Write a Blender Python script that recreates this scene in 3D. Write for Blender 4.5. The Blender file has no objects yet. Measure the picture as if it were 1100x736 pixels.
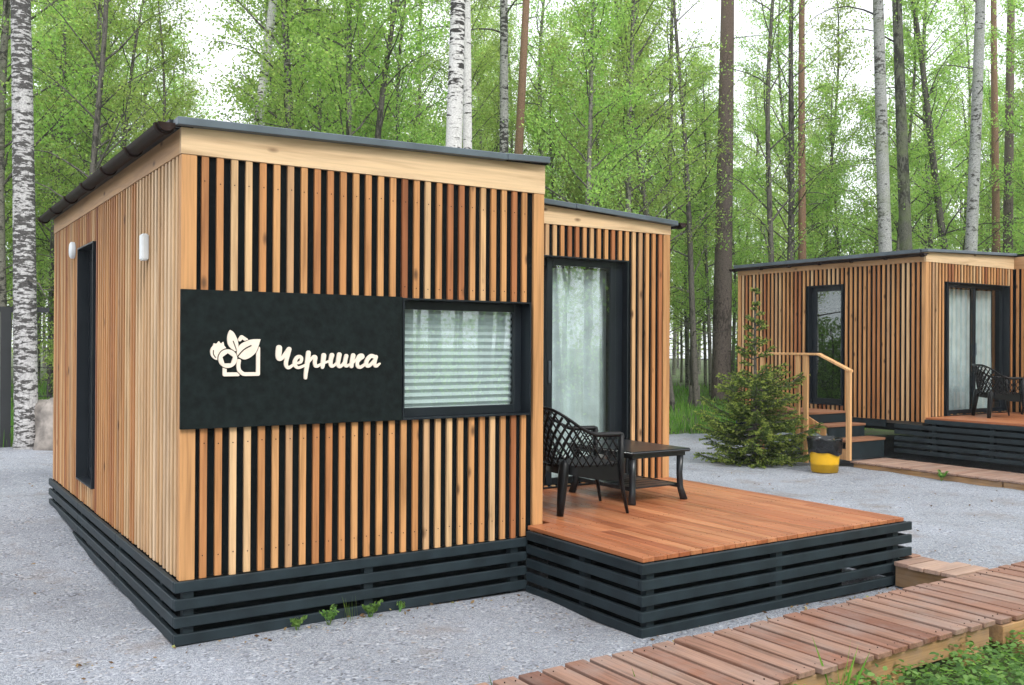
import bpy, bmesh, math, random
import numpy as np
from mathutils import Vector, Matrix

random.seed(7); RNG = np.random.default_rng(7)
S = bpy.context.scene
COL = S.collection
PI = math.pi

# ------------------------------------------------------------------ helpers
def tag(o, label=None, cat=None, group=None, kind=None):
    if label: o['label'] = label
    if cat: o['category'] = cat
    if group: o['group'] = group
    if kind: o['kind'] = kind
    return o

def empty(name, loc=(0, 0, 0), rz=0.0):
    o = bpy.data.objects.new(name, None); COL.objects.link(o)
    o.location = loc; o.rotation_euler = (0, 0, rz); o.empty_display_size = .2
    return o

def link_mesh(name, me, mat, parent=None):
    o = bpy.data.objects.new(name, me); COL.objects.link(o)
    if mat is not None and not me.materials: me.materials.append(mat)
    if parent: o.parent = parent
    return o

def copy_tree(o, parent=None):
    c = o.copy(); COL.objects.link(c)
    if parent: c.parent = parent
    for ch in list(o.children): copy_tree(ch, c)
    return c

class MB:
    """collects boxes, tubes and prisms into one mesh; mir mirrors x"""
    def __init__(s, mir=False):
        s.v = []; s.f = []; s.mir = mir; s.smooth = []
    def add(s, vs, fs, smooth=False):
        n = len(s.v); s.v += [tuple(p) for p in vs]
        for f in fs: s.f.append([n + i for i in f]); s.smooth.append(smooth)
    def box(s, x0, x1, y0, y1, z0, z1):
        if x1 < x0: x0, x1 = x1, x0
        if y1 < y0: y0, y1 = y1, y0
        if z1 < z0: z0, z1 = z1, z0
        s.add([(x0,y0,z0),(x1,y0,z0),(x1,y1,z0),(x0,y1,z0),(x0,y0,z1),(x1,y0,z1),(x1,y1,z1),(x0,y1,z1)],
              [(0,3,2,1),(4,5,6,7),(0,1,5,4),(1,2,6,5),(2,3,7,6),(3,0,4,7)])
    def hexa(s, b, t):
        s.add(list(b) + list(t), [(0,3,2,1),(4,5,6,7),(0,1,5,4),(1,2,6,5),(2,3,7,6),(3,0,4,7)])
    def obox(s, c, ax, ay, az):
        c = Vector(c); ax = Vector(ax); ay = Vector(ay); az = Vector(az)
        s.hexa([c-ax-ay-az, c+ax-ay-az, c+ax+ay-az, c-ax+ay-az], [c-ax-ay+az, c+ax-ay+az, c+ax+ay+az, c-ax+ay+az])
    def tube(s, pts, rad, n=8, cap=True, flat=None):
        pts = [Vector(p) for p in pts]
        if not hasattr(rad, '__len__'): rad = [rad] * len(pts)
        rings = []; up = None
        for i, p in enumerate(pts):
            d = (pts[min(i+1, len(pts)-1)] - pts[max(i-1, 0)])
            d = d.normalized() if d.length > 1e-9 else Vector((0,0,1))
            if up is None:
                a = Vector((0,0,1)) if abs(d.z) < .9 else Vector((1,0,0))
                up = (a - d * a.dot(d)).normalized()
            else:
                up = (up - d * up.dot(d))
                up = up.normalized() if up.length > 1e-6 else d.orthogonal().normalized()
            sd = d.cross(up)
            ring = []
            for k in range(n):
                an = 2*PI*k/n
                ring.append(p + (up*math.cos(an)*(flat if flat else 1) + sd*math.sin(an)) * rad[i])
            rings.append(ring)
        vs = [q for r in rings for q in r]; fs = []
        for i in range(len(pts)-1):
            for k in range(n):
                a = i*n+k; b = i*n+(k+1) % n
                fs.append((a, b, b+n, a+n))
        if cap:
            fs.append(tuple(reversed(range(n)))); fs.append(tuple(range(len(vs)-n, len(vs))))
        s.add(vs, fs, True)
    def lathe(s, prof, n=24, c=(0,0,0)):
        vs = []; fs = []
        for (r, z) in prof:
            for k in range(n):
                a = 2*PI*k/n; vs.append((c[0]+r*math.cos(a), c[1]+r*math.sin(a), c[2]+z))
        for i in range(len(prof)-1):
            for k in range(n):
                a = i*n+k; b = i*n+(k+1) % n; fs.append((a, b, b+n, a+n))
        s.add(vs, fs, True)
    def build(s, name, mat, parent=None, bevel=0, seg=1):
        me = bpy.data.meshes.new(name)
        V = [(-x, y, z) for x, y, z in s.v] if s.mir else s.v
        F = [list(reversed(f)) for f in s.f] if s.mir else s.f
        me.from_pydata(V, [], F)
        me.polygons.foreach_set('use_smooth', s.smooth)
        if bevel:
            bm = bmesh.new(); bm.from_mesh(me)
            bmesh.ops.remove_doubles(bm, verts=bm.verts, dist=1e-7)
            es = [e for e in bm.edges if len(e.link_faces) == 2 and e.calc_face_angle(0) > .6]
            bmesh.ops.bevel(bm, geom=es, offset=bevel, segments=seg, affect='EDGES', clamp_overlap=True)
            bm.to_mesh(me); bm.free()
        me.update()
        return link_mesh(name, me, mat, parent)

def quads_mesh(name, V, nper=4):
    """V: (N, nper, 3) array -> mesh of N separate polygons"""
    N = V.shape[0]; me = bpy.data.meshes.new(name)
    me.vertices.add(N*nper); me.vertices.foreach_set('co', V.reshape(-1).astype(np.float32))
    me.loops.add(N*nper); me.loops.foreach_set('vertex_index', np.arange(N*nper, dtype=np.int32))
    me.polygons.add(N); me.polygons.foreach_set('loop_start', np.arange(0, N*nper, nper, dtype=np.int32))
    me.polygons.foreach_set('loop_total', np.full(N, nper, dtype=np.int32))
    me.update(calc_edges=True); me.validate()
    return me

def leaf_quads(P, size, up_bias=0.0, aspect=.62, jitter=.35, dirs=None):
    """diamond leaves at points P"""
    N = len(P)
    a = RNG.normal(size=(N, 3))
    if dirs is not None: a = a*.5 + dirs
    a[:, 2] -= up_bias
    a /= np.linalg.norm(a, axis=1, keepdims=True)
    b = RNG.normal(size=(N, 3)); b -= a*np.sum(a*b, axis=1, keepdims=True); b /= np.linalg.norm(b, axis=1, keepdims=True)
    L = (size*(1 + jitter*RNG.uniform(-1, 1, size=N)))[:, None]
    W = L*aspect
    return np.stack([P - a*L*.5, P + b*W*.5 - a*L*.08, P + a*L*.5, P - b*W*.5 - a*L*.08], axis=1)

# ------------------------------------------------------------------ materials
def newmat(name):
    m = bpy.data.materials.new(name); m.use_nodes = True
    nt = m.node_tree; b = nt.nodes['Principled BSDF']; out = nt.nodes['Material Output']
    return m, nt, b, out
def N(nt, t, **kw):
    n = nt.nodes.new(t)
    for k, v in kw.items():
        if k in n.inputs: n.inputs[k].default_value = v
        else: setattr(n, k, v)
    return n
def ramp(nt, stops, interp='LINEAR'):
    r = nt.nodes.new('ShaderNodeValToRGB'); r.color_ramp.interpolation = interp
    el = r.color_ramp.elements
    while len(el) < len(stops): el.new(.5)
    for e, (p, c) in zip(el, stops):
        e.position = p; e.color = (*c, 1) if len(c) == 3 else c
    return r
def mixc(nt, mode='MIX', fac=None):
    m = nt.nodes.new('ShaderNodeMix'); m.data_type = 'RGBA'; m.blend_type = mode
    if fac is not None: m.inputs[0].default_value = fac
    return m  # in: 0 fac, 6 A, 7 B ; out 2

def wood(name, axis, palette, rough=.6, grain=.35, knots=False, stain=0.0, bump=.25, coat=0.0, seed=0.0, pale_ends=None):
    m, nt, b, out = newmat(name); L = nt.links.new
    tc = N(nt, 'ShaderNodeTexCoord'); geo = N(nt, 'ShaderNodeNewGeometry')
    # every board gets its own slice of the grain
    off = N(nt, 'ShaderNodeVectorMath', operation='SCALE'); off.inputs[0].default_value = (37.1, 91.7, 53.3)
    L(geo.outputs['Random Per Island'], off.inputs['Scale'])
    add = N(nt, 'ShaderNodeVectorMath', operation='ADD'); L(tc.outputs['Object'], add.inputs[0]); L(off.outputs[0], add.inputs[1])
    mp = N(nt, 'ShaderNodeMapping'); L(add.outputs[0], mp.inputs['Vector'])
    sc = [70, 70, 70]; sc[axis] = 2.2; mp.inputs['Scale'].default_value = sc
    n1 = N(nt, 'ShaderNodeTexNoise', Scale=1.0, Detail=5.0, Roughness=.6); L(mp.outputs[0], n1.inputs['Vector'])
    mp2 = N(nt, 'ShaderNodeMapping'); L(add.outputs[0], mp2.inputs['Vector'])
    sc2 = [14, 14, 14]; sc2[axis] = 1.1; mp2.inputs['Scale'].default_value = sc2
    n2 = N(nt, 'ShaderNodeTexNoise', Scale=1.0, Detail=3.0, Distortion=.8); L(mp2.outputs[0], n2.inputs['Vector'])
    r = ramp(nt, palette); L(geo.outputs['Random Per Island'], r.inputs[0])
    g = ramp(nt, [(.25, (1-grain,)*3), (.5, (1.0,)*3), (.8, (1+grain*.45,)*3)]); L(n1.outputs['Fac'], g.inputs[0])
    mu = mixc(nt, 'MULTIPLY', 1.0); L(r.outputs[0], mu.inputs[6]); L(g.outputs[0], mu.inputs[7])
    g2 = ramp(nt, [(.28, (.62, .56, .50)), (.52, (1, 1, 1)), (.75, (1.16, 1.13, 1.08))]); L(n2.outputs['Fac'], g2.inputs[0])
    mu2 = mixc(nt, 'MULTIPLY', .8); L(mu.outputs[2], mu2.inputs[6]); L(g2.outputs[0], mu2.inputs[7])
    col = mu2.outputs[2]
    if knots:
        mp3 = N(nt, 'ShaderNodeMapping'); L(add.outputs[0], mp3.inputs['Vector'])
        s3 = [6.5, 6.5, 6.5]; s3[axis] = 3.0; mp3.inputs['Scale'].default_value = s3
        vo = N(nt, 'ShaderNodeTexVoronoi', Scale=1.0); L(mp3.outputs[0], vo.inputs['Vector'])
        kr = ramp(nt, [(0.0, (1, 1, 1)), (.06, (.8,)*3), (.15, (0, 0, 0))]); L(vo.outputs['Distance'], kr.inputs[0])
        mk = mixc(nt); L(kr.outputs[0], mk.inputs[0]); L(col, mk.inputs[6]); mk.inputs[7].default_value = (.10, .045, .018, 1)
        col = mk.outputs[2]
    if stain:
        ns = N(nt, 'ShaderNodeTexNoise', Scale=3.5, Detail=6.0, Roughness=.65); L(tc.outputs['Object'], ns.inputs['Vector'])
        sr = ramp(nt, [(.45, (0, 0, 0)), (.7, (stain,)*3)]); L(ns.outputs['Fac'], sr.inputs[0])
        ms = mixc(nt); L(sr.outputs[0], ms.inputs[0]); L(col, ms.inputs[6]); ms.inputs[7].default_value = (.24, .19, .17, 1)
        col = ms.outputs[2]
    L(col, b.inputs['Base Color'])
    rr = N(nt, 'ShaderNodeMapRange'); rr.inputs[3].default_value = rough-.1; rr.inputs[4].default_value = min(1, rough+.15)
    L(n2.outputs['Fac'], rr.inputs[0]); L(rr.outputs[0], b.inputs['Roughness'])
    b.inputs['Specular IOR Level'].default_value = .35
    if coat: b.inputs['Coat Weight'].default_value = coat; b.inputs['Coat Roughness'].default_value = .3
    bp = N(nt, 'ShaderNodeBump', Strength=bump, Distance=.004); L(n1.outputs['Fac'], bp.inputs['Height']); L(bp.outputs[0], b.inputs['Normal'])
    return m

LARCH = [(0.0, (.26, .088, .032)), (.10, (.36, .135, .050)), (.22, (.45, .205, .075)), (.42, (.54, .275, .110)), (.60, (.42, .18, .066)), (.80, (.55, .295, .125)), (.93, (.60, .39, .21)), (1.0, (.33, .15, .07))]
M = {}
M['slat_z'] = wood('larch_slats', 2, LARCH, .62, .36, knots=True)
M['slat_pale'] = wood('pale_larch_slats', 2, [(0, (.50, .28, .13)), (.4, (.64, .44, .26)), (.75, (.55, .33, .165)), (1, (.68, .50, .33))], .62, .36)
M['post'] = wood('larch_post', 2, [(0, (.46, .225, .088)), (1, (.50, .26, .108))], .6, .3)
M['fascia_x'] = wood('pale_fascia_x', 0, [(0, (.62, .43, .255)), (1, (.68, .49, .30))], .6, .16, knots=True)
M['fascia_y'] = wood('shaded_fascia_y', 1, [(0, (.43, .245, .12)), (1, (.48, .28, .14))], .6, .16, knots=True)  # side fascia: shade under the gutter put into a darker wood colour
M['deck'] = wood('oiled_deck', 1, [(0, (.28, .085, .034)), (.35, (.37, .128, .053)), (.7, (.45, .185, .083)), (1, (.33, .105, .042))], .38, .4, coat=.12)
M['walk'] = wood('weathered_planks', 1, [(0, (.155, .060, .036)), (.25, (.235, .115, .076)), (.5, (.295, .175, .128)), (.8, (.205, .092, .058)), (1, (.30, .195, .148))], .6, .6, stain=.55)
M['walk_x'] = wood('weathered_planks_x', 0, [(0, (.27, .15, .105)), (.5, (.33, .21, .16)), (1, (.37, .25, .19))], .72, .4, stain=.4)
M['timber'] = wood('raw_timber', 0, [(0, (.40, .24, .105)), (.5, (.48, .31, .15)), (1, (.36, .20, .09))], .75, .4, stain=.5)
M['timber_y'] = wood('raw_timber_y', 1, [(0, (.42, .25, .11)), (.5, (.52, .34, .17)), (1, (.38, .21, .09))], .75, .4, stain=.5)
M['timber_shaded'] = wood('shaded_timber', 1, [(0, (.17, .10, .05)), (1, (.24, .145, .07))], .8, .5, stain=.4)  # landing joists: shade of the pit put into a darker timber colour
M['rail'] = wood('handrail', 2, [(0, (.56, .27, .11)), (1, (.66, .38, .18))], .5, .25)
M['step'] = wood('step_tread', 0, [(0, (.22, .095, .052)), (1, (.29, .14, .08))], .6, .35)

def plain(name, col, rough=.5, noise=0.12, nscale=9.0, bump=.0, bscale=120.0, metal=0.0, spec=.5):
    m, nt, b, out = newmat(name); L = nt.links.new
    tc = N(nt, 'ShaderNodeTexCoord')
    n1 = N(nt, 'ShaderNodeTexNoise', Scale=nscale, Detail=5.0); L(tc.outputs['Object'], n1.inputs['Vector'])
    r = ramp(nt, [(.3, tuple(c*(1-noise) for c in col)), (.7, tuple(c*(1+noise) for c in col))]); L(n1.outputs['Fac'], r.inputs[0])
    L(r.outputs[0], b.inputs['Base Color'])
    rr = N(nt, 'ShaderNodeMapRange'); rr.inputs[3].default_value = max(.02, rough-.08); rr.inputs[4].default_value = min(1, rough+.1)
    L(n1.outputs['Fac'], rr.inputs[0]); L(rr.outputs[0], b.inputs['Roughness'])
    b.inputs['Metallic'].default_value = metal; b.inputs['Specular IOR Level'].default_value = spec
    if bump:
        n2 = N(nt, 'ShaderNodeTexNoise', Scale=bscale, Detail=3.0); L(tc.outputs['Object'], n2.inputs['Vector'])
        bp = N(nt, 'ShaderNodeBump', Strength=bump, Distance=.003); L(n2.outputs['Fac'], bp.inputs['Height']); L(bp.outputs[0], b.inputs['Normal'])
    return m
M['membrane'] = plain('black_membrane', (.004, .006, .007), .9, spec=.06)
M['skirt'] = plain('dark_stained_board', (.0145, .0235, .029), .55, .3, 6.0, .25, 60.0, spec=.22)
M['sign'] = plain('sign_panel', (.0066, .0105, .0105), .75, .45, 22.0, .4, 60.0, spec=.12)
M['letter'] = plain('pale_plywood', (.74, .64, .55), .6, .05, 20.0)
M['darkmetal'] = plain('anthracite_metal', (.008, .012, .017), .42, .15, 4.0, spec=.3)
M['flash'] = plain('roof_flashing', (.10, .125, .15), .42, .25, 3.0, metal=.3)
M['gutter'] = plain('brown_gutter', (.020, .0105, .008), .65, .25, 5.0, spec=.12)
M['white'] = plain('white_plastic', (.75, .77, .78), .4, .04)
M['plastic'] = plain('black_plastic', (.004, .0045, .0055), .36, .15, 1.5, spec=.25)
M['tableplastic'] = plain('dark_grey_plastic', (.011, .014, .018), .30, .1, 1.2)
M['yellow'] = plain('yellow_plastic', (.80, .44, .010), .4, .08)
M['bag'] = plain('bin_bag', (.008, .009, .010), .25, .2, 10.0, .8, 25.0)
M['curtain'] = plain('sheer_curtain', (.66, .71, .76), .9, .16, 5.0)
M['blind'] = plain('pleated_blind', (.63, .68, .71), .8, .05, 2.0)
M['rock'] = plain('boulder_rock', (.24, .215, .195), .9, .55, 7.0, 1.0, 22.0)
M['post_dark'] = plain('dark_post', (.018, .021, .024), .6)
M['inner'] = plain('interior', (.30, .26, .22), .8)
M['lake'] = plain('lake_water', (.55, .58, .60), .12, .05, .02)

def glass_mat():
    m, nt, b, out = newmat('window_glass'); L = nt.links.new
    nt.nodes.remove(b)
    tr = N(nt, 'ShaderNodeBsdfTransparent'); tr.inputs[0].default_value = (.91, .945, .935, 1)
    gl = N(nt, 'ShaderNodeBsdfGlossy', Roughness=.0); gl.inputs[0].default_value = (.95, 1, 1, 1)
    lw = N(nt, 'ShaderNodeLayerWeight', Blend=.5)
    pw = N(nt, 'ShaderNodeMath', operation='POWER'); L(lw.outputs['Facing'], pw.inputs[0]); pw.inputs[1].default_value = 4.0
    fr = N(nt, 'ShaderNodeMath', operation='MULTIPLY_ADD'); L(pw.outputs[0], fr.inputs[0]); fr.inputs[1].default_value = .9; fr.inputs[2].default_value = .10
    tc = N(nt, 'ShaderNodeTexCoord'); n1 = N(nt, 'ShaderNodeTexNoise', Scale=1.6, Detail=1.0); L(tc.outputs['Object'], n1.inputs['Vector'])
    bp = N(nt, 'ShaderNodeBump', Strength=.05, Distance=.02); L(n1.outputs['Fac'], bp.inputs['Height']); L(bp.outputs[0], gl.inputs['Normal'])
    mx = N(nt, 'ShaderNodeMixShader'); L(fr.outputs[0], mx.inputs[0]); L(tr.outputs[0], mx.inputs[1]); L(gl.outputs[0], mx.inputs[2])
    L(mx.outputs[0], out.inputs[0])
    return m
M['glass'] = glass_mat()

def leaf_mat(name, cols, trans=.5, rough=.5):
    m, nt, b, out = newmat(name); L = nt.links.new
    geo = N(nt, 'ShaderNodeNewGeometry'); oi = N(nt, 'ShaderNodeObjectInfo')
    r = ramp(nt, cols); L(geo.outputs['Random Per Island'], r.inputs[0])
    hs = N(nt, 'ShaderNodeHueSaturation')
    a = N(nt, 'ShaderNodeMapRange'); a.inputs[3].default_value = .485; a.inputs[4].default_value = .52; L(oi.outputs['Random'], a.inputs[0])
    v = N(nt, 'ShaderNodeMapRange'); v.inputs[3].default_value = .8; v.inputs[4].default_value = 1.2; L(oi.outputs['Random'], v.inputs[0])
    L(a.outputs[0], hs.inputs['Hue']); L(v.outputs[0], hs.inputs['Value']); L(r.outputs[0], hs.inputs['Color'])
    L(hs.outputs[0], b.inputs['Base Color']); b.inputs['Roughness'].default_value = rough; b.inputs['Specular IOR Level'].default_value = .25
    tl = N(nt, 'ShaderNodeBsdfTranslucent')
    br = mixc(nt, 'MULTIPLY', 1.0); L(hs.outputs[0], br.inputs[6]); br.inputs[7].default_value = (2.15, 2.2, 1.45, 1); L(br.outputs[2], tl.inputs[0])
    mx = N(nt, 'ShaderNodeMixShader'); mx.inputs[0].default_value = trans
    L(b.outputs[0], mx.inputs[1]); L(tl.outputs[0], mx.inputs[2]); L(mx.outputs[0], out.inputs[0])
    return m
M['leaf'] = leaf_mat('birch_leaves', [(0, (.145, .22, .06)), (.45, (.23, .335, .10)), (.8, (.285, .385, .135)), (1, (.335, .385, .15))], .62)
M['leaf_deep'] = leaf_mat('deep_leaves', [(0, (.09, .16, .04)), (.5, (.15, .24, .065)), (1, (.20, .29, .09))], .58)
M['needle'] = leaf_mat('pine_needles', [(0, (.035, .06, .02)), (.6, (.055, .09, .028)), (1, (.08, .11, .035))], .25)
M['spruce'] = leaf_mat('spruce_needles', [(0, (.05, .082, .024)), (.6, (.085, .13, .034)), (1, (.14, .19, .05))], .35)
M['spruce_tip'] = leaf_mat('spruce_new_growth', [(0, (.17, .23, .055)), (.6, (.27, .32, .08)), (1, (.36, .39, .12))], .45)
M['herb'] = leaf_mat('herb_leaves', [(0, (.06, .13, .03)), (.5, (.12, .24, .055)), (1, (.22, .35, .10))], .45)
M['grass'] = leaf_mat('grass_blades', [(0, (.06, .13, .02)), (.5, (.11, .22, .035)), (1, (.19, .28, .06))], .4)

def bark_mat(name, base, dark, amount, sx=5.0, sz=16.0, fine=.4, orange=None, hz=(4, 9), lichen=None):
    m, nt, b, out = newmat(name); L = nt.links.new
    tc = N(nt, 'ShaderNodeTexCoord'); oi = N(nt, 'ShaderNodeObjectInfo')
    off = N(nt, 'ShaderNodeVectorMath', operation='SCALE'); off.inputs[0].default_value = (13, 29, 47); L(oi.outputs['Random'], off.inputs['Scale'])
    add = N(nt, 'ShaderNodeVectorMath', operation='ADD'); L(tc.outputs['Object'], add.inputs[0]); L(off.outputs[0], add.inputs[1])
    mp = N(nt, 'ShaderNodeMapping'); mp.inputs['Scale'].default_value = (sx, sx, sz); L(add.outputs[0], mp.inputs['Vector'])
    n1 = N(nt, 'ShaderNodeTexNoise', Scale=1.0, Detail=6.0, Roughness=.62, Distortion=.3); L(mp.outputs[0], n1.inputs['Vector'])
    n3 = N(nt, 'ShaderNodeTexNoise', Scale=.9, Detail=2.0); L(add.outputs[0], n3.inputs['Vector'])
    ad = N(nt, 'ShaderNodeMath', operation='MULTIPLY_ADD'); L(n3.outputs['Fac'], ad.inputs[0]); ad.inputs[1].default_value = .45; L(n1.outputs['Fac'], ad.inputs[2])
    r = ramp(nt, [(amount, base), (amount+.035, dark)]); L(ad.outputs[0], r.inputs[0])
    n2 = N(nt, 'ShaderNodeTexNoise', Scale=38.0, Detail=4.0); L(add.outputs[0], n2.inputs['Vector'])
    g = ramp(nt, [(.3, (1-fine,)*3), (.65, (1.1,)*3)]); L(n2.outputs['Fac'], g.inputs[0])
    mu = mixc(nt, 'MULTIPLY', 1.0); L(r.outputs[0], mu.inputs[6]); L(g.outputs[0], mu.inputs[7])
    col = mu.outputs[2]
    if orange:
        sp = N(nt, 'ShaderNodeSeparateXYZ'); L(tc.outputs['Object'], sp.inputs[0])
        mr = N(nt, 'ShaderNodeMapRange'); mr.inputs[1].default_value = hz[0]; mr.inputs[2].default_value = hz[1]; L(sp.outputs[2], mr.inputs[0])
        mo = mixc(nt); L(mr.outputs[0], mo.inputs[0]); L(col, mo.inputs[6])
        om = mixc(nt, 'MULTIPLY', 1.0); om.inputs[6].default_value = (*orange, 1); L(g.outputs[0], om.inputs[7]); L(om.outputs[2], mo.inputs[7])
        col = mo.outputs[2]
    if lichen:
        nl = N(nt, 'ShaderNodeTexNoise', Scale=2.3, Detail=5.0); L(add.outputs[0], nl.inputs['Vector'])
        rl = ramp(nt, [(.5, (0, 0, 0)), (.68, (.7,)*3)]); L(nl.outputs['Fac'], rl.inputs[0])
        ml = mixc(nt); L(rl.outputs[0], ml.inputs[0]); L(col, ml.inputs[6]); ml.inputs[7].default_value = (*lichen, 1); col = ml.outputs[2]
    L(col, b.inputs['Base Color']); b.inputs['Roughness'].default_value = .85; b.inputs['Specular IOR Level'].default_value = .2
    bp = N(nt, 'ShaderNodeBump', Strength=.6, Distance=.012); L(n1.outputs['Fac'], bp.inputs['Height']); L(bp.outputs[0], b.inputs['Normal'])
    return m
M['birch'] = bark_mat('birch_bark', (.62, .61, .60), (.045, .042, .040), .80, 4.5, 20, .3)
M['birch_old'] = bark_mat('old_birch_bark', (.50, .49, .49), (.085, .081, .079), .71, 7, 24, .5)
M['birch_grey'] = bark_mat('grey_birch_bark', (.33, .33, .32), (.05, .048, .045), .73, 9, 20, .5)
M['pine'] = bark_mat('pine_bark', (.15, .118, .108), (.06, .046, .042), .78, 22, 7, .5, orange=(.23, .15, .115), hz=(7, 18))
M['pine_orange'] = bark_mat('orange_pine_bark', (.24, .14, .085), (.09, .055, .04), .8, 22, 7, .45, orange=(.27, .165, .11), hz=(1, 7))
M['aspen'] = bark_mat('aspen_bark', (.36, .365, .36), (.07, .068, .062), .80, 7, 15, .5, lichen=(.24, .26, .20))
M['aspen_dark'] = bark_mat('dark_aspen_bark', (.15, .15, .125), (.045, .043, .038), .74, 16, 7, .5, lichen=(.15, .18, .09))
M['twig'] = bark_mat('dark_twig_bark', (.13, .12, .105), (.05, .047, .042), .76, 18, 6, .5)
M['young'] = bark_mat('young_bark', (.20, .19, .165), (.05, .047, .042), .76, 9, 16, .5, lichen=(.13, .15, .08))

# ------------------------------------------------------------------ world, sun, camera
w = bpy.data.worlds.new('World'); S.world = w; w.use_nodes = True
nt = w.node_tree; bg = nt.nodes['Background']
SUN = Vector((-.10, -.80, .80)).normalized()
sky = nt.nodes.new('ShaderNodeTexSky'); sky.sky_type = 'NISHITA'; sky.sun_disc = False
sky.sun_elevation = math.asin(SUN.z); sky.sun_rotation = math.atan2(SUN.x, SUN.y); sky.dust_density = 3.0; sky.air_density = 1.2
tcw = nt.nodes.new('ShaderNodeTexCoord')
nw = nt.nodes.new('ShaderNodeTexNoise'); nw.inputs['Scale'].default_value = 2.2; nw.inputs['Detail'].default_value = 5
nt.links.new(tcw.outputs['Generated'], nw.inputs['Vector'])
cr = ramp(nt, [(.3, (10.0, 10.5, 11.2)), (.7, (14.0, 14.2, 14.6))]); nt.links.new(nw.outputs['Fac'], cr.inputs[0])
mw = mixc(nt, 'MIX', .88); nt.links.new(sky.outputs[0], mw.inputs[6]); nt.links.new(cr.outputs[0], mw.inputs[7])
nt.links.new(mw.outputs[2], bg.inputs['Color']); bg.inputs['Strength'].default_value = .10

sl = bpy.data.lights.new('overcast_sun', 'SUN'); sl.energy = 1.5; sl.angle = math.radians(16); sl.color = (1.0, .96, .90)
so = bpy.data.objects.new('overcast_sun', sl); COL.objects.link(so)
so.rotation_euler = (-SUN).to_track_quat('-Z', 'Y').to_euler(); so.location = SUN*60

cam = bpy.data.cameras.new('camera'); co = bpy.data.objects.new('camera', cam); COL.objects.link(co)
cam.sensor_width = 36; cam.lens = 1019.9/1100*36; cam.clip_end = 1500; cam.clip_start = .05
Fw = Vector((0.55102045, 0.83448749, 0.00266402)); Rt = Vector((0.83446982, -0.5510263, 0.00548969)); Up = Vector((-0.00604903, 0.00080189, 0.99998138))
CAM = Vector((-1.4148, -5.5896, 1.3616))
co.matrix_world = Matrix(((Rt.x, Up.x, -Fw.x, CAM.x), (Rt.y, Up.y, -Fw.y, CAM.y), (Rt.z, Up.z, -Fw.z, CAM.z), (0, 0, 0, 1)))
S.camera = co
S.view_settings.view_transform = 'Standard'; S.view_settings.look = 'None'; S.view_settings.gamma = 1; S.view_settings.exposure = .72
S.cycles.max_bounces = 10; S.cycles.transparent_max_bounces = 12; S.cycles.sample_clamp_indirect = 8

# ------------------------------------------------------------------ terrain
def sstep(a, b, x):
    t = min(1, max(0, (x-a)/(b-a))); return t*t*(3-2*t)
def gz(x, y):
    z = -.365 - .12*sstep(5.2, 9.5, x)*sstep(-3, 2, y)
    z += .14*sstep(1.6, 5.6, y)*(1-sstep(0, 2.2, x))
    z += .10*sstep(12, 30, math.hypot(x, y))
    z -= .038*sstep(1.2, 2.8, x)*(1-sstep(-1.2, .5, y))*(1-sstep(5.5, 8, x))
    # hollow under the cabin and its deck
    d = max(min(x, 2.5-x if y < 1.3 else 5.0-x, y, 5.0-y), min(x-2.40, 5.02-x, y+1.25, 3-y))
    z -= .11*sstep(-.005, .18, d)
    z += .012*math.sin(x*1.7+y*.6)*math.cos(y*1.3-x*.4)
    return z
def grid_mesh(name, xs, ys, zf, mask=None):
    V = []; idx = {}; F = []
    def vid(i, j):
        if (i, j) not in idx:
            idx[(i, j)] = len(V); V.append((xs[i], ys[j], zf(xs[i], ys[j])))
        return idx[(i, j)]
    for i in range(len(xs)-1):
        for j in range(len(ys)-1):
            if mask is None or mask((xs[i]+xs[i+1])/2, (ys[j]+ys[j+1])/2):
                F.append((vid(i, j), vid(i+1, j), vid(i+1, j+1), vid(i, j+1)))
    me = bpy.data.meshes.new(name); me.from_pydata(V, [], F); me.polygons.foreach_set('use_smooth', [True]*len(F)); me.update()
    return me

def ground_mat():
    m, nt, b, out = newmat('forest_floor'); L = nt.links.new
    tc = N(nt, 'ShaderNodeTexCoord')
    n1 = N(nt, 'ShaderNodeTexNoise', Scale=.55, Detail=6.0, Roughness=.65); L(tc.outputs['Object'], n1.inputs['Vector'])
    n2 = N(nt, 'ShaderNodeTexNoise', Scale=14.0, Detail=6.0, Roughness=.7); L(tc.outputs['Object'], n2.inputs['Vector'])
    r1 = ramp(nt, [(.35, (.055, .045, .03)), (.48, (.07, .10, .028)), (.7, (.10, .17, .035))]); L(n1.outputs['Fac'], r1.inputs[0])
    r2 = ramp(nt, [(.3, (.5,)*3), (.7, (1.25,)*3)]); L(n2.outputs['Fac'], r2.inputs[0])
    mu = mixc(nt, 'MULTIPLY', 1.0); L(r1.outputs[0], mu.inputs[6]); L(r2.outputs[0], mu.inputs[7])
    L(mu.outputs[2], b.inputs['Base Color']); b.inputs['Roughness'].default_value = .95
    bp = N(nt, 'ShaderNodeBump', Strength=.8, Distance=.05); L(n2.outputs['Fac'], bp.inputs['Height']); L(bp.outputs[0], b.inputs['Normal'])
    return m
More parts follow.
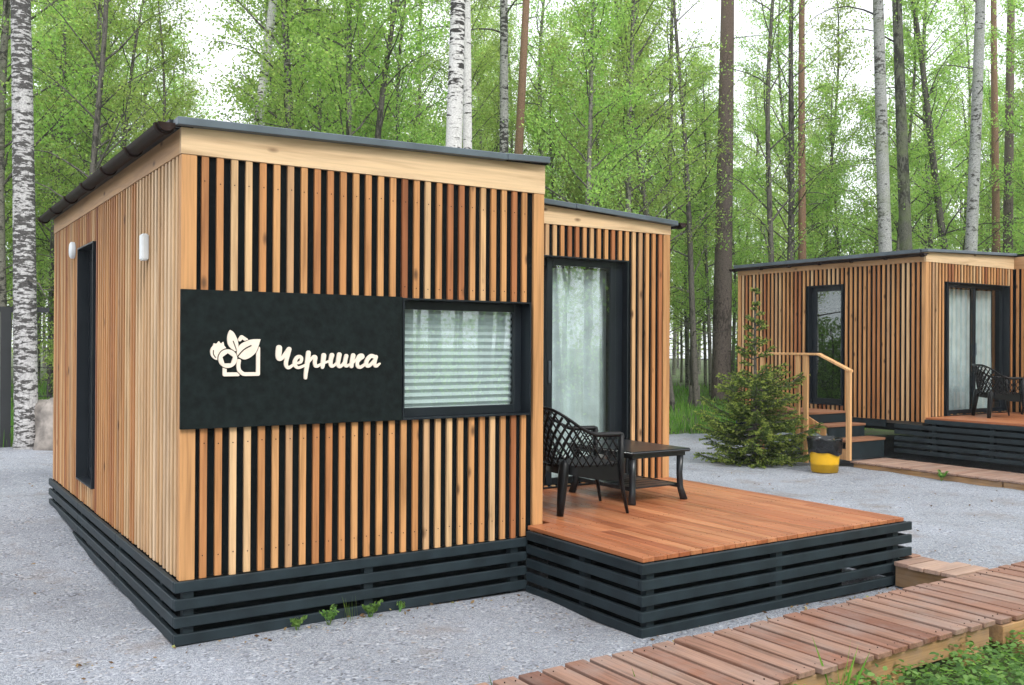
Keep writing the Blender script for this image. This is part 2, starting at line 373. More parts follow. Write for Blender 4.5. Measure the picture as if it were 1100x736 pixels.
def gravel_mat():
    m, nt, b, out = newmat('grey_gravel'); L = nt.links.new
    tc = N(nt, 'ShaderNodeTexCoord')
    v1 = N(nt, 'ShaderNodeTexVoronoi', Scale=70.0, Randomness=1.0); L(tc.outputs['Object'], v1.inputs['Vector'])
    v2 = N(nt, 'ShaderNodeTexVoronoi', Scale=190.0); L(tc.outputs['Object'], v2.inputs['Vector'])
    s1 = N(nt, 'ShaderNodeSeparateColor'); L(v1.outputs['Color'], s1.inputs[0])
    s2 = N(nt, 'ShaderNodeSeparateColor'); L(v2.outputs['Color'], s2.inputs[0])
    r1 = ramp(nt, [(0, (.13, .137, .155)), (.3, (.285, .305, .35)), (.72, (.37, .395, .45)), (.93, (.56, .58, .62)), (1, (.34, .27, .22))]); L(s1.outputs[0], r1.inputs[0])
    r2 = ramp(nt, [(0, (.16, .17, .195)), (.6, (.35, .375, .43)), (1, (.52, .54, .58))]); L(s2.outputs[1], r2.inputs[0])
    n1 = N(nt, 'ShaderNodeTexNoise', Scale=9.0, Detail=4.0); L(tc.outputs['Object'], n1.inputs['Vector'])
    f1 = ramp(nt, [(.42, (0,)*3), (.58, (1,)*3)]); L(n1.outputs['Fac'], f1.inputs[0])
    mx = mixc(nt); L(f1.outputs[0], mx.inputs[0]); L(r1.outputs[0], mx.inputs[6]); L(r2.outputs[0], mx.inputs[7])
    n2 = N(nt, 'ShaderNodeTexNoise', Scale=.8, Detail=7.0, Roughness=.6); L(tc.outputs['Object'], n2.inputs['Vector'])
    r3 = ramp(nt, [(.3, (.76, .76, .77)), (.48, (1,)*3), (.70, (1.14, 1.14, 1.16))]); L(n2.outputs['Fac'], r3.inputs[0])
    mu = mixc(nt, 'MULTIPLY', 1.0); L(mx.outputs[2], mu.inputs[6]); L(r3.outputs[0], mu.inputs[7])
    n3 = N(nt, 'ShaderNodeTexNoise', Scale=1.7, Detail=6.0, Roughness=.7); L(tc.outputs['Object'], n3.inputs['Vector'])
    r4 = ramp(nt, [(.54, (0,)*3), (.72, (.7,)*3)]); L(n3.outputs['Fac'], r4.inputs[0])
    md = mixc(nt); L(r4.outputs[0], md.inputs[0]); L(mu.outputs[2], md.inputs[6]); md.inputs[7].default_value = (.25, .21, .18, 1)
    L(md.outputs[2], b.inputs['Base Color']); b.inputs['Roughness'].default_value = .9; b.inputs['Specular IOR Level'].default_value = .25
    h = N(nt, 'ShaderNodeMath', operation='ADD'); L(v1.outputs['Distance'], h.inputs[0]); L(v2.outputs['Distance'], h.inputs[1])
    bp = N(nt, 'ShaderNodeBump', Strength=.75, Distance=.012); bp.invert = True; L(h.outputs[0], bp.inputs['Height'])
    bp2 = N(nt, 'ShaderNodeBump', Strength=.35, Distance=.05); L(n1.outputs['Fac'], bp2.inputs['Height']); L(bp.outputs[0], bp2.inputs['Normal'])
    L(bp2.outputs[0], b.inputs['Normal'])
    return m
def yard_edge(ang):  # distance of the gravel's edge from the middle of the yard, by direction
    return 1 + .05*math.sin(3*ang+.5) + .03*math.sin(7*ang) + .012*math.sin(23*ang)
def in_yard(x, y):
    ang = math.atan2(y-1, x-4)
    if y < -2.35 and x > .9 + .25*math.sin(y*3): return False
    # outline: reaches y = 9.8 behind the first cabin and x = 14.7 beyond the second
    ex, ey = 12.2, 9.3
    dx, dy = (x-4)/ex, (y-1)/ey
    if x < 4: dx = (x-4)/13.0
    return (abs(dx)**3 + abs(dy)**3)**(1/3) < yard_edge(ang)
xs = sorted(set(list(np.arange(-14, 30.1, .5)) + list(np.arange(-60, -14, 6)) + list(np.arange(30, 420, 15)) + [-420, -240, -120]))
ys = sorted(set(list(np.arange(-14, 30.1, .5)) + list(np.arange(-60, -14, 6)) + list(np.arange(30, 420, 15)) + [-420, -240, -120]))
def ground_z(x, y):
    deep = all(in_yard(x+a, y+b) for a in (-.8, 0, .8) for b in (-.8, 0, .8))
    return gz(x, y) - (.25 if deep else .03)
g = link_mesh('ground', grid_mesh('ground', xs, ys, ground_z), ground_mat()); tag(g, kind='structure')

fx = list(np.arange(-9.2, 18.0, .12)); fy = list(np.arange(-9.2, 11.6, .12))
yard = link_mesh('gravel_yard', grid_mesh('gravel_yard', fx, fy, lambda x, y: gz(x, y) + .010*math.sin(x*5.3+2*math.sin(y*3.1))*math.sin(y*4.7) , in_yard), gravel_mat()); tag(yard, kind='structure')

lk = MB(); lk.add([(CAM.x+math.sin(math.radians(a))*d, CAM.y+math.cos(math.radians(a))*d, -.26) for a, d in ((30, 130), (60, 130), (60, 400), (30, 400))], [(3, 2, 1, 0)])
lk = lk.build('lake_water', M['lake']); tag(lk, kind='structure')

# loose stones on the gravel
def stones(n, region, smin, smax):
    base = [Vector(p) for p in [(1,0,0),(-1,0,0),(0,1,0),(0,-1,0),(0,0,1),(0,0,-1)]]
    fs = [(0,2,4),(2,1,4),(1,3,4),(3,0,4),(2,0,5),(1,2,5),(3,1,5),(0,3,5)]
    mb = MB()
    while n > 0:
        x = random.uniform(*region[0]); y = random.uniform(*region[1])
        if not in_yard(x, y) or (-.1 < x < 5.2 and -1.35 < y < 5) : continue
        s = random.uniform(smin, smax)*random.choice((.6, .8, 1)); rz = random.uniform(0, 6.28)
        q = Matrix.Rotation(rz, 3, 'Z') @ Matrix.Diagonal((s, s*random.uniform(.5, .9), s*random.uniform(.35, .6)))
        o = Vector((x, y, gz(x, y)+s*.15))
        mb.add([o + q @ (p*random.uniform(.8, 1.1)) for p in base], fs, False); n -= 1
    return mb
mst = plain('loose_stone', (.34, .35, .38), .85, .4, 30.0)
o = stones(2600, ((-4, 9), (-4.5, 6)), .006, .017).build('loose_stones', mst); tag(o, kind='stuff')

# ------------------------------------------------------------------ flat plates cut from a distance field
def plate(name, F, x0, x1, z0, z1, step, yf, yb, mat, parent):
    nx = int((x1-x0)/step)+2; nz = int((z1-z0)/step)+2
    X = x0 + np.arange(nx)*step; Z = z0 + np.arange(nz)*step
    V = F(*np.meshgrid(X, Z, indexing='ij'))
    verts = []; key = {}
    def vid(k, p):
        if k not in key:
            key[k] = len(verts)//2; verts.append((p[0], yf, p[1])); verts.append((p[0], yb, p[1]))
        return key[k]
    faces = []; inside = V < 0
    for j in range(nz-1):
        i = 0
        while i < nx-1:
            c = [(i, j), (i+1, j), (i+1, j+1), (i, j+1)]
            ins = [inside[a] for a in c]
            if not any(ins): i += 1; continue
            if all(ins):
                k = i
                while k+1 < nx-1 and inside[k+1, j] and inside[k+2, j] and inside[k+1, j+1] and inside[k+2, j+1]: k += 1
                q = [vid(('c', i, j), (X[i], Z[j])), vid(('c', k+1, j), (X[k+1], Z[j])), vid(('c', k+1, j+1), (X[k+1], Z[j+1])), vid(('c', i, j+1), (X[i], Z[j+1]))]
                faces.append([a*2 for a in q]); i = k+1; continue
            poly = []; cross = []
            for n_ in range(4):
                a, b2 = c[n_], c[(n_+1) % 4]
                if ins[n_]: poly.append(vid(('c',)+a, (X[a[0]], Z[a[1]])))
                if ins[n_] != ins[(n_+1) % 4]:
                    va, vb = V[a], V[b2]; t = va/(va-vb)
                    p = (X[a[0]]+(X[b2[0]]-X[a[0]])*t, Z[a[1]]+(Z[b2[1]]-Z[a[1]])*t)
                    e = vid(('e',)+tuple(sorted((a, b2))), p); poly.append(e); cross.append((e, ins[n_]))
            if len(poly) >= 3: faces.append([a*2 for a in poly])
            for n_ in range(len(cross)):
                if cross[n_][1]:
                    e1 = cross[n_][0]; e2 = cross[(n_+1) % len(cross)][0]
                    faces.append([e1*2, e1*2+1, e2*2+1, e2*2])
            i += 1
    me = bpy.data.meshes.new(name); me.from_pydata(verts, [], faces); me.update()
    return link_mesh(name, me, mat, parent)
def spline(pts, n=10):
    out = []
    P = [np.array(p) for p in pts]
    for i in range(len(P)-1):
        p0 = P[max(0, i-1)]; p1 = P[i]; p2 = P[i+1]; p3 = P[min(len(P)-1, i+2)]
        for k in range(n):
            t = k/n
            out.append(.5*((2*p1)+(-p0+p2)*t+(2*p0-5*p1+4*p2-p3)*t*t+(-p0+3*p1-3*p2+p3)*t**3))
    out.append(P[-1]); return np.array(out)
def seg_d(X, Z, a, b):
    dx, dz = b[0]-a[0], b[1]-a[1]; l2 = dx*dx+dz*dz+1e-12
    t = np.clip(((X-a[0])*dx+(Z-a[1])*dz)/l2, 0, 1)
    return np.hypot(X-a[0]-t*dx, Z-a[1]-t*dz), t
def strokes_field(strokes):
    def F(X, Z):
        d = np.full(X.shape, 9.0)
        for st in strokes:
            q = spline(st, 6)
            for a, b in zip(q[:-1], q[1:]):
                dd, t = seg_d(X, Z, a, b); d = np.minimum(d, dd-(a[2]+(b[2]-a[2])*t))
        return d
    return F
LETTERS = [[(0.568,1.336,0.0175),(0.566,1.314,0.0182),(0.564,1.284,0.0165),(0.572,1.271,0.0135),(0.589,1.278,0.0112),(0.608,1.3,0.0118),(0.631,1.329,0.0138)],[(0.631,1.329,0.0138),(0.622,1.293,0.013),(0.612,1.253,0.0124),(0.613,1.23,0.0115),(0.626,1.217,0.0098),(0.645,1.225,0.0082),(0.667,1.242,0.0066)],[(0.684,1.244,0.0075),(0.705,1.252,0.009),(0.709,1.274,0.0103),(0.696,1.284,0.0103),(0.679,1.276,0.0113),(0.667,1.253,0.0121),(0.669,1.231,0.0113),(0.686,1.217,0.009),(0.709,1.221,0.0082),(0.734,1.232,0.0068)],[(0.754,1.307,0.0138),(0.751,1.278,0.0145),(0.745,1.231,0.0138),(0.738,1.183,0.0115),(0.736,1.154,0.01)],[(0.751,1.241,0.0055),(0.766,1.261,0.0068),(0.787,1.282,0.0098),(0.799,1.278,0.0121),(0.795,1.252,0.0121),(0.799,1.229,0.0113),(0.813,1.225,0.009),(0.832,1.235,0.0068)],[(0.854,1.291,0.0145),(0.851,1.267,0.0145),(0.847,1.23,0.013),(0.845,1.218,0.0108)],[(0.851,1.243,0.0065),(0.872,1.249,0.0065),(0.892,1.257,0.0065)],[(0.908,1.292,0.0141),(0.9,1.263,0.0134),(0.899,1.237,0.0126),(0.907,1.224,0.0102),(0.925,1.23,0.0078),(0.941,1.246,0.0062)],[(0.957,1.295,0.0147),(0.951,1.266,0.014),(0.948,1.238,0.0133),(0.958,1.222,0.011),(0.978,1.231,0.0086),(0.995,1.257,0.007)],[(1.004,1.287,0.0126),(0.997,1.259,0.0126),(0.996,1.233,0.0117),(1.007,1.224,0.0095),(1.025,1.234,0.0062)],[(1.051,1.29,0.0141),(1.043,1.258,0.0137),(1.039,1.223,0.0126)],[(1.045,1.24,0.0062),(1.07,1.262,0.007),(1.09,1.285,0.01),(1.109,1.291,0.0115),(1.116,1.28,0.0101),(1.096,1.266,0.0094),(1.079,1.247,0.011),(1.081,1.224,0.0117),(1.099,1.216,0.0102),(1.123,1.228,0.0086),(1.141,1.243,0.007)],[(1.195,1.282,0.0125),(1.174,1.287,0.0125),(1.149,1.265,0.0133),(1.14,1.239,0.0133),(1.15,1.224,0.0117),(1.17,1.231,0.0102),(1.195,1.258,0.0086)],[(1.207,1.28,0.0133),(1.199,1.25,0.0125),(1.2,1.229,0.0117),(1.213,1.223,0.0095),(1.235,1.238,0.0056)]]
def poly_d(X, Z, P):
    d = np.full(X.shape, 9e9); ins = np.zeros(X.shape, bool)
    n = len(P)
    for i in range(n):
        a, b = P[i], P[(i+1) % n]
        dd, _ = seg_d(X, Z, a, b); d = np.minimum(d, dd)
        c = ((a[1] > Z) != (b[1] > Z)) & (X < (b[0]-a[0])*(Z-a[1])/((b[1]-a[1]) if abs(b[1]-a[1]) > 1e-12 else 1e-12)+a[0])
        ins ^= c
    return np.where(ins, -d, d)
def emblem_field(X, Z):
    # drawing units: x right, y down
    U = (X-.152)/.000561+100; W = (1.465-Z)/.000556+100
    def sp(p, n=10): return [tuple(q) for q in spline(p, n)]
    def line(p, r):
        d = np.full(U.shape, 9e9)
        for a, b in zip(p[:-1], p[1:]):
            dd, _ = seg_d(U, W, a, b); d = np.minimum(d, dd)
        return d-r
    circ = lambda cx, cy, r: np.hypot(U-cx, W-cy)-r
    leaf_up = poly_d(U, W, sp([(312,143),(350,170),(385,235),(400,300),(392,345),(368,368)]) + sp([(368,368),(325,340),(292,295),(283,230),(295,175),(312,143)]))
    leaf_up = np.maximum(leaf_up, -line([(345,262),(360,300),(378,350)], 6))
    leaf_r = poly_d(U, W, sp([(395,425),(385,370),(420,300),(490,258),(560,240),(637,238)]) + sp([(637,238),(615,310),(585,380),(530,430),(470,455),(425,440)]))
    leaf_r = np.maximum(leaf_r, -line(sp([(385,440),(425,385),(475,340),(535,308)]), 8))
    back = np.minimum(circ(195, 375, 86), poly_d(U, W, [(135,320),(145,283),(172,292),(196,262),(218,290),(243,268),(252,310),(225,335),(165,335)]))
    back = np.maximum(back, -line(sp([(140,360),(142,400),(165,435)]), 6))
    front = circ(290, 445, 98)
    pent = [(290+60*math.sin(k*2*PI/5), 447-60*math.cos(k*2*PI/5)) for k in range(5)]
    ring = np.maximum(front, -poly_d(U, W, pent))
    back = np.maximum(back, -circ(290, 445, 110))
    leaf_up = np.maximum(leaf_up, -circ(290, 445, 108))
    leaf_r_b = poly_d(U, W, sp([(395,425),(385,370),(420,300),(490,258),(560,240),(637,238)]) + sp([(637,238),(615,310),(585,380),(530,430),(470,455),(425,440)]))
    house = line([(258,545),(258,611),(398,611)], 20)
    house = np.maximum(house, -circ(290, 445, 108))
    body = line(sp([(408,470),(402,520),(412,570),(450,605),(480,611)]) + [(612,611),(612,335)], 20)
    body = np.maximum(body, -(leaf_r_b-10))
    house = np.maximum(house, -(line(sp([(408,470),(402,520),(412,570),(450,605),(480,611)]), 30)))
    roof = line([(415,245),(435,215),(485,248)], 18)
    roof = np.maximum(roof, -(leaf_r_b-8)); roof = np.maximum(roof, -(poly_d(U, W, sp([(312,143),(350,170),(385,235),(400,300),(392,345),(368,368)]) + [(292,295),(283,230)])-8))
    d = np.minimum.reduce([leaf_up, leaf_r, back, ring, house, body, roof])
    return d*.00056

# ------------------------------------------------------------------ the cabins (same plan, the second one mirrored)
WA, WB, SET, H = 2.546, 5.01, 1.336, 2.45     # front bay width, full width, set-back of the porch wall, slat height
PITCH = .0864; SW = .0395
def split_z(z0, z1, holes):
    segs = [(z0, z1)]
    for (a, b) in holes:
        ns = []
        for (p, q) in segs:
            if b <= p or a >= q: ns.append((p, q)); continue
            if a > p: ns.append((p, a))
            if b < q: ns.append((b, q))
        segs = ns
    return segs
def wall_panel(mb, axis, f0, f1, a0, a1, z0, z1, hole=None):
    """a slab between planes f0, f1 with one rectangular opening (b0, b1, c0, c1)"""
    def bx(p, q, r, s):
        if q-p < 1e-4 or s-r < 1e-4: return
        if axis == 'x': mb.box(p, q, f0, f1, r, s)
        else: mb.box(f0, f1, p, q, r, s)
    if not hole: bx(a0, a1, z0, z1); return
    b0, b1, c0, c1 = hole
    bx(a0, b0, z0, z1); bx(b1, a1, z0, z1); bx(b0, b1, z0, c0); bx(b0, b1, c1, z1)
def slat_row(mb, axis, f0, f1, first, last, hole=None, z0=0.0, ztop=H):
    n = int(round((last-first)/PITCH)); 
    for k in range(n+1):
        c = first + (last-first)*k/n + random.uniform(-.0015, .0015)
        hs = [(hole[2], hole[3])] if hole and hole[0] < c+SW/2 and hole[1] > c-SW/2 else []
        for (p, q) in split_z(z0 + random.uniform(-.004, .004), ztop, hs):
            if q-p < .02: continue
            if axis == 'x': mb.box(c-SW/2, c+SW/2, f0, f1, p, q)
            else: mb.box(f0, f1, c-SW/2, c+SW/2, p, q)
def frame_rect(mb, axis, f0, f1, a0, a1, z0, z1, t):
    def bx(p, q, r, s):
        if axis == 'x': mb.box(p, q, f0, f1, r, s)
        else: mb.box(f0, f1, p, q, r, s)
    bx(a0, a0+t, z0, z1); bx(a1-t, a1, z0, z1); bx(a0+t, a1-t, z0, z0+t); bx(a0+t, a1-t, z1-t, z1)

def build_cabin(loc, mir, L, side_door, label, has_sign, skirt_left, group):
    root = empty('timber_cabin', loc); tag(root, label, 'cabin', group)
    mk = lambda: MB(mir)
    WIN = (1.405, 2.425, .865, 1.668)
    PAT = (2.70, 4.47, .10, 2.17)
    SD_A = (2.72, 3.47, .17, 2.19) if side_door == 'A' else None
    SD_B = (2.84, 3.54, .17, 2.185) if side_door == 'B' else None
    ti, to = .0215, .13
    # dark membrane behind the slats, wall by wall
    b = mk(); wall_panel(b, 'x', ti, to, ti, WA-ti, .0, 2.56, WIN if has_sign else None); b.build('front_wall', M['membrane'], root)
    b = mk(); wall_panel(b, 'y', ti, to, to, L-to, .0, 2.54, SD_A); b.build('side_wall', M['membrane'], root)
    b = mk(); wall_panel(b, 'x', SET+ti, SET+to, WA-ti+.001, WB-ti, .0, 2.52, PAT); b.build('porch_wall', M['membrane'], root)
    b = mk(); wall_panel(b, 'y', WA-to, WA-ti, to, SET+to, .0, 2.54); b.build('bay_wall', M['membrane'], root)
    b = mk(); wall_panel(b, 'y', WB-to, WB-ti, SET+to, L-to, .0, 2.50, SD_B); b.build('end_wall', M['membrane'], root)
    b = mk(); wall_panel(b, 'x', L-to, L-ti, ti, WB-ti, .0, 2.50); b.build('rear_wall', M['membrane'], root)
    b = mk(); b.box(to, WB-to, SET+to, L-to, -.06, .09); b.box(to, WA-to, to, SET+to-.001, -.06, .09); b.build('floor', M['inner'], root)
    b = mk(); b.box(.10, WB-.10, SET+.10, L-.10, -.17, -.061); b.box(.10, WA-.1, .10, SET+.099, -.17, -.061); b.build('base_frame', M['membrane'], root)
    # slats
    b = mk(); slat_row(b, 'x', 0, .020, .133, 2.38, WIN if has_sign else None); b.build('front_slats', M['slat_z'], root)
    b = mk(); slat_row(b, 'y', 0, .020, .115, 1.152, SD_A); b.build('side_slats', M['slat_pale'], root)
    b = mk(); slat_row(b, 'y', 0, .020, 1.2384, L-.12, SD_A); b.build('side_slats', M['slat_z'], root)
    b = mk(); slat_row(b, 'x', SET, SET+.020, 2.60, 4.89, PAT, .079); b.build('porch_slats', M['slat_z'], root)
    b = mk(); slat_row(b, 'y', WA-.020, WA, .15, SET-.06, None, .079); b.build('bay_slats', M['slat_z'], root)
    b = mk(); slat_row(b, 'y', WB-.020, WB, SET+.13, L-.12, SD_B); b.build('end_slats', M['slat_z'], root)
    b = mk(); slat_row(b, 'x', L-.020, L, .13, WB-.13); b.build('rear_slats', M['slat_z'], root)
    # corner posts
    for (x0, x1, y0, y1, z0) in [(-.002, .086, -.002, .06, 0), (2.458, WA+.002, -.003, .085, .0), (WB-.082, WB+.002, SET-.003, SET+.07, .0), (-.002, .06, L-.07, L+.002, 0), (WB-.06, WB+.002, L-.07, L+.002, 0)]:
        b = mk(); b.box(x0, x1, y0, y1, z0-.004, H); b.build('corner_post', M['post'], root, .003)
    # fascia boards follow the slight pitch of the roof: height at x
    def zt(x): return 2.602 + .021*x if x <= WA else 2.664 - (x-WA)*(.028 if mir else .050)
    def board_x(y0, y1, x0, x1, zb=H+.001):
        b = mk(); n = 8
        for k in range(1):
            b.hexa([(x0,y0,zb),(x1,y0,zb),(x1,y1,zb),(x0,y1,zb)], [(x0,y0,zt(x0)),(x1,y0,zt(x1)),(x1,y1,zt(x1)),(x0,y1,zt(x0))])
        return b.build('fascia', M['fascia_x'], root)
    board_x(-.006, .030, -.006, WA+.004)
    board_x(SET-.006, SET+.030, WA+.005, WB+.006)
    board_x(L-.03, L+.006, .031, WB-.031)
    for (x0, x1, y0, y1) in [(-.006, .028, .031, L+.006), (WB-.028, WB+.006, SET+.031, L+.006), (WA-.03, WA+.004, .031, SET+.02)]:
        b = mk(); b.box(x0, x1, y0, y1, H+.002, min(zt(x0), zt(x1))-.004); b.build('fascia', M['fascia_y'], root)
    # roof: two low slabs with a metal edge
    b = mk()
    def slab(x0, x1, y0, y1, z0, z1, t):
        b.hexa([(x0,y0,z0),(x1,y0,z1),(x1,y1,z1),(x0,y1,z0)], [(x0,y0,z0+t),(x1,y0,z1+t),(x1,y1,z1+t),(x0,y1,z0+t)])
    slab(-.035, WA+.004, -.05, L+.06, zt(0)+.003, zt(WA)+.003, .040)
    slab(WA+.005, WB+.05, SET-.05, L+.06, zt(WA)+.003, zt(WB)+.003, .040)
    rf = b.build('roof', M['membrane'], root)
    def edge(x0, x1, y, z0, z1):
        b = mk()
        b.hexa([(x0,y-.012,z0),(x1,y-.012,z1),(x1,y+.10,z1),(x0,y+.10,z0)], [(x0,y-.012,z0+.046),(x1,y-.012,z1+.046),(x1,y+.10,z1+.046),(x0,y+.10,z0+.046)])
        b.build('flashing', M['flash'], rf, .004)
    def edge_seam(x0, x1, y, cut):
        xm = x0+(x1-x0)*cut
        edge(x0, xm, y, zt(x0)+.001, zt(xm)+.001); edge(xm+.003, x1, y-.002, zt(xm)+.003, zt(x1)+.001)
    edge_seam(-.04, WA+.010, -.052, .86); edge_seam(WA+.011, WB+.052, SET-.052, .5)
    xe = WB+.052
    for bxs in [(xe-.10, xe+.004, SET+.06, L+.062, zt(WB)-.005, zt(WB)+.052), (-.057, .05, .06, L+.062, zt(0)-.004, zt(0)+.05)]:
        b = mk(); b.box(*bxs); b.build('edge_trim', M['darkmetal' if not mir else 'flash'], rf)
    # half-round gutters along both eaves
    for (xc, ya, yb, zc) in [(-.100, -.065, L+.08, 2.605), (WB+.112, SET-.07, L+.08, 2.57)]:
        b = mk(); n = 12; r = .047; vs = []; fs = []
        for (yy) in (ya, yb):
            for rr in (r, r-.006):
                for k in range(n+1):
                    a = PI + PI*k/n; vs.append((xc+rr*math.cos(a), yy, zc+rr*math.sin(a)))
        m_ = n+1
        for k in range(n):
            fs += [(k, k+1, 2*m_+k+1, 2*m_+k), (m_+k+1, m_+k, 3*m_+k, 3*m_+k+1)]
        fs += [(0, m_, 3*m_, 2*m_) , (n, 2*m_+n, 3*m_+n, m_+n)]
        for base in (0, 2*m_):   # closed ends
            fs.append([base+k for k in range(m_)])
        b.add(vs, fs, True)
        gt = b.build('gutter', M['gutter'], rf)
        for yy in np.linspace(ya+.06, yb-.1, 7):
            b = mk()
            for k in range(n):
                a0 = PI+PI*k/n; a1 = PI+PI*(k+1)/n
                q = [(xc+rr*math.cos(a), yy+s, zc+rr*math.sin(a)) for s in (-.018, .018) for rr, a in ((r+.012, a0), (r+.012, a1), (r+.001, a1), (r+.001, a0))]
                b.hexa(q[:4], q[4:])
            b.box(xc+(.055 if xc < 1 else -.055), xc+(.16 if xc < 1 else -.16), yy-.012, yy+.012, zc-.004, zc+.006)
            b.build('gutter_bracket', M['gutter'], rf)
    # window with its deep surround
    if has_sign:
        a0, a1, c0, c1 = WIN
        b = mk(); frame_rect(b, 'x', -.026, .13, a0+.002, a1-.002, c0+.002, c1-.002, .010)
        win = b.build('window', M['darkmetal'], root)
        b = mk(); frame_rect(b, 'x', .085, .128, a0+.013, a1-.013, c0+.013, c1-.013, .058); b.build('sash', M['darkmetal'], win, .003)
        b = mk(); b.box(a0+.06, a1-.06, .104, .108, c0+.06, c1-.06); b.build('pane', M['glass'], win)
        b = mk(); n = 15; vs = []; fs = []
        zz0, zz1 = c0+.05, c1-.05
        for k in range(2*n+1):
            z = zz0+(zz1-zz0)*k/(2*n); y = .150 + (.022 if k % 2 else 0)
            vs += [(a0+.05, y, z), (a1-.05, y, z)]
        for k in range(2*n): fs.append((2*k, 2*k+1, 2*k+3, 2*k+2))
        b.add(vs, fs, False); b.build('blind', M['blind'], win)
    # patio door
    a0, a1, c0, c1 = PAT
    b = mk(); frame_rect(b, 'x', SET-.018, SET+.13, a0+.002, a1-.002, c0-.02, c1-.002, .012)
    pd = b.build('patio_door', M['darkmetal'], root)
    mid = 3.60
    for (p, q, yy) in [(a0+.014, mid+.04, SET+.085), (mid-.03, a1-.10, SET+.052)]:
        b = mk(); frame_rect(b, 'x', yy, yy+.032, p, q, c0-.004, c1-.016, .062); lf = b.build('leaf', M['darkmetal'], pd, .003)
        b = mk(); b.box(p+.062, q-.062, yy+.014, yy+.018, c0+.058, c1-.078); b.build('pane', M['glass'], pd)
    b = mk(); b.box(a1-.10, a1-.014, SET+.06, SET+.12, c0-.004, c1-.016); b.build('jamb', M['darkmetal'], pd)
    b = mk(); b.box(mid-.018, mid-.002, SET+.028, SET+.050, 1.02, 1.22); b.build('handle', M['flash'], pd, .004)
    # side door
    sd = SD_A or SD_B
    fx0, fx1 = (-.012, .13) if SD_A else (WB-.13, WB+.012)
    sgn = 1 if SD_A else -1
    xo = 0 if SD_A else WB
    b = mk(); frame_rect(b, 'y', fx0, fx1, sd[0]+.002, sd[1]-.002, sd[2]+.002, sd[3]-.002, .012)
    ed = b.build('entrance_door', M['darkmetal'], root)
    dx = sorted((xo+sgn*.085, xo+sgn*.125))
    b = mk(); frame_rect(b, 'y', dx[0], dx[1], sd[0]+.016, sd[1]-.016, sd[2]+.016, sd[3]-.016, .085); b.build('leaf', M['darkmetal'], ed, .003)
    dm = (dx[0]+dx[1])/2
    b = mk(); b.box(dm-.003, dm+.003, sd[0]+.10, sd[1]-.10, sd[2]+.10, sd[3]-.10); b.build('pane', M['glass'], ed)
    b = mk(); b.box(*sorted((xo+sgn*.03, xo+sgn*.084)), sd[0]+.04, sd[0]+.06, 1.08, 1.20); b.build('handle', M['flash'], ed, .004)
    # dark stained skirt boards round the base
    b = mk()
    for k in range(4):
        z1 = -.002-.1*k; z0 = z1-.062
        b.box(-.034, WA-.15, -.034, -.006, z0, z1)
        if skirt_left:
            ye = [L+.03, L+.03, L+.01, L-.3][k]
            for (p, q) in [(-.005, 1.62), (1.625, 3.2), (3.204, ye)]:
                if q > p and p < ye: b.box(-.036, -.007, p, min(q, ye), z0, z1)
    b.box(.0, WB, L+.01, L+.04, -.36, -.01)
    if not skirt_left: b.box(-.03, -.005, 0, L, -.36, -.01)
    if SD_B: b.box(WB-.05, WB-.01, SET+.7, L-.05, -.12, -.006)
    else: b.box(WB+.005, WB+.03, SET+.06, L, -.36, -.01)
    b.build('skirting', M['skirt'], root, .004)
    b = mk(); b.box(.06, WA-.12, .055, .075, -.5, -.02); b.build('shade_board', M['membrane'], root)  # black sheet added behind the skirting to keep its gaps dark
    if skirt_left:
        b = mk(); b.box(.055, .075, .08, L-.1, -.5, -.02); b.build('shade_board', M['membrane'], root)
    pb = [(x-.03, x+.03, -.0055, .05, -.5, -.005) for x in (.05, 1.18, 2.3)]
    if skirt_left: pb += [(-.0065, .05, y-.03, y+.03, -.5, -.005) for y in (.4, 1.62, 3.2, 4.7)]
    for q in pb:
        b = mk(); b.box(*q); b.build('skirt_post', M['skirt'], root)
    return root

cab1 = build_cabin((0, 0, 0), False, 4.90, 'A', 'slatted larch cabin in front, with the black name board and pleated blind window', True, True, 'timber cabins')
cab2 = build_cabin((16.81, 1.664, .217), True, 5.15, 'B', 'slatted larch cabin further back on the right, behind the small spruce', False, True, 'timber cabins')

# sign board, lamp and vent fixed to the near cabin
b = MB(); b.box(-.006, 1.400, -.030, -.003, .868, 1.672); sg = b.build('sign_board', M['sign'], cab1, .002)
plate('emblem', emblem_field, .14, .47, 1.15, 1.46, .0015, -.042, -.0302, M['letter'], sg)
plate('lettering', strokes_field(LETTERS), .53, 1.26, 1.13, 1.37, .0016, -.042, -.0302, M['letter'], sg)
b = MB(); b.box(-.045, -.002, .79, .88, 1.895, 2.065); b.build('wall_lamp', M['white'], cab1, .008, 2)
b = MB()
n = 20; vs = []; fs = []
for (xx, rr) in [(-.002, .075), (-.03, .075), (-.04, .06), (-.042, .0)]:
    for k in range(n): vs.append((xx, 3.69+rr*math.cos(2*PI*k/n), 2.19+rr*math.sin(2*PI*k/n)))
for i in range(3):
    for k in range(n): fs.append((i*n+k, i*n+(k+1) % n, (i+1)*n+(k+1) % n, (i+1)*n+k))
b.add(vs, fs, True); b.build('vent_cover', M['white'], cab1)

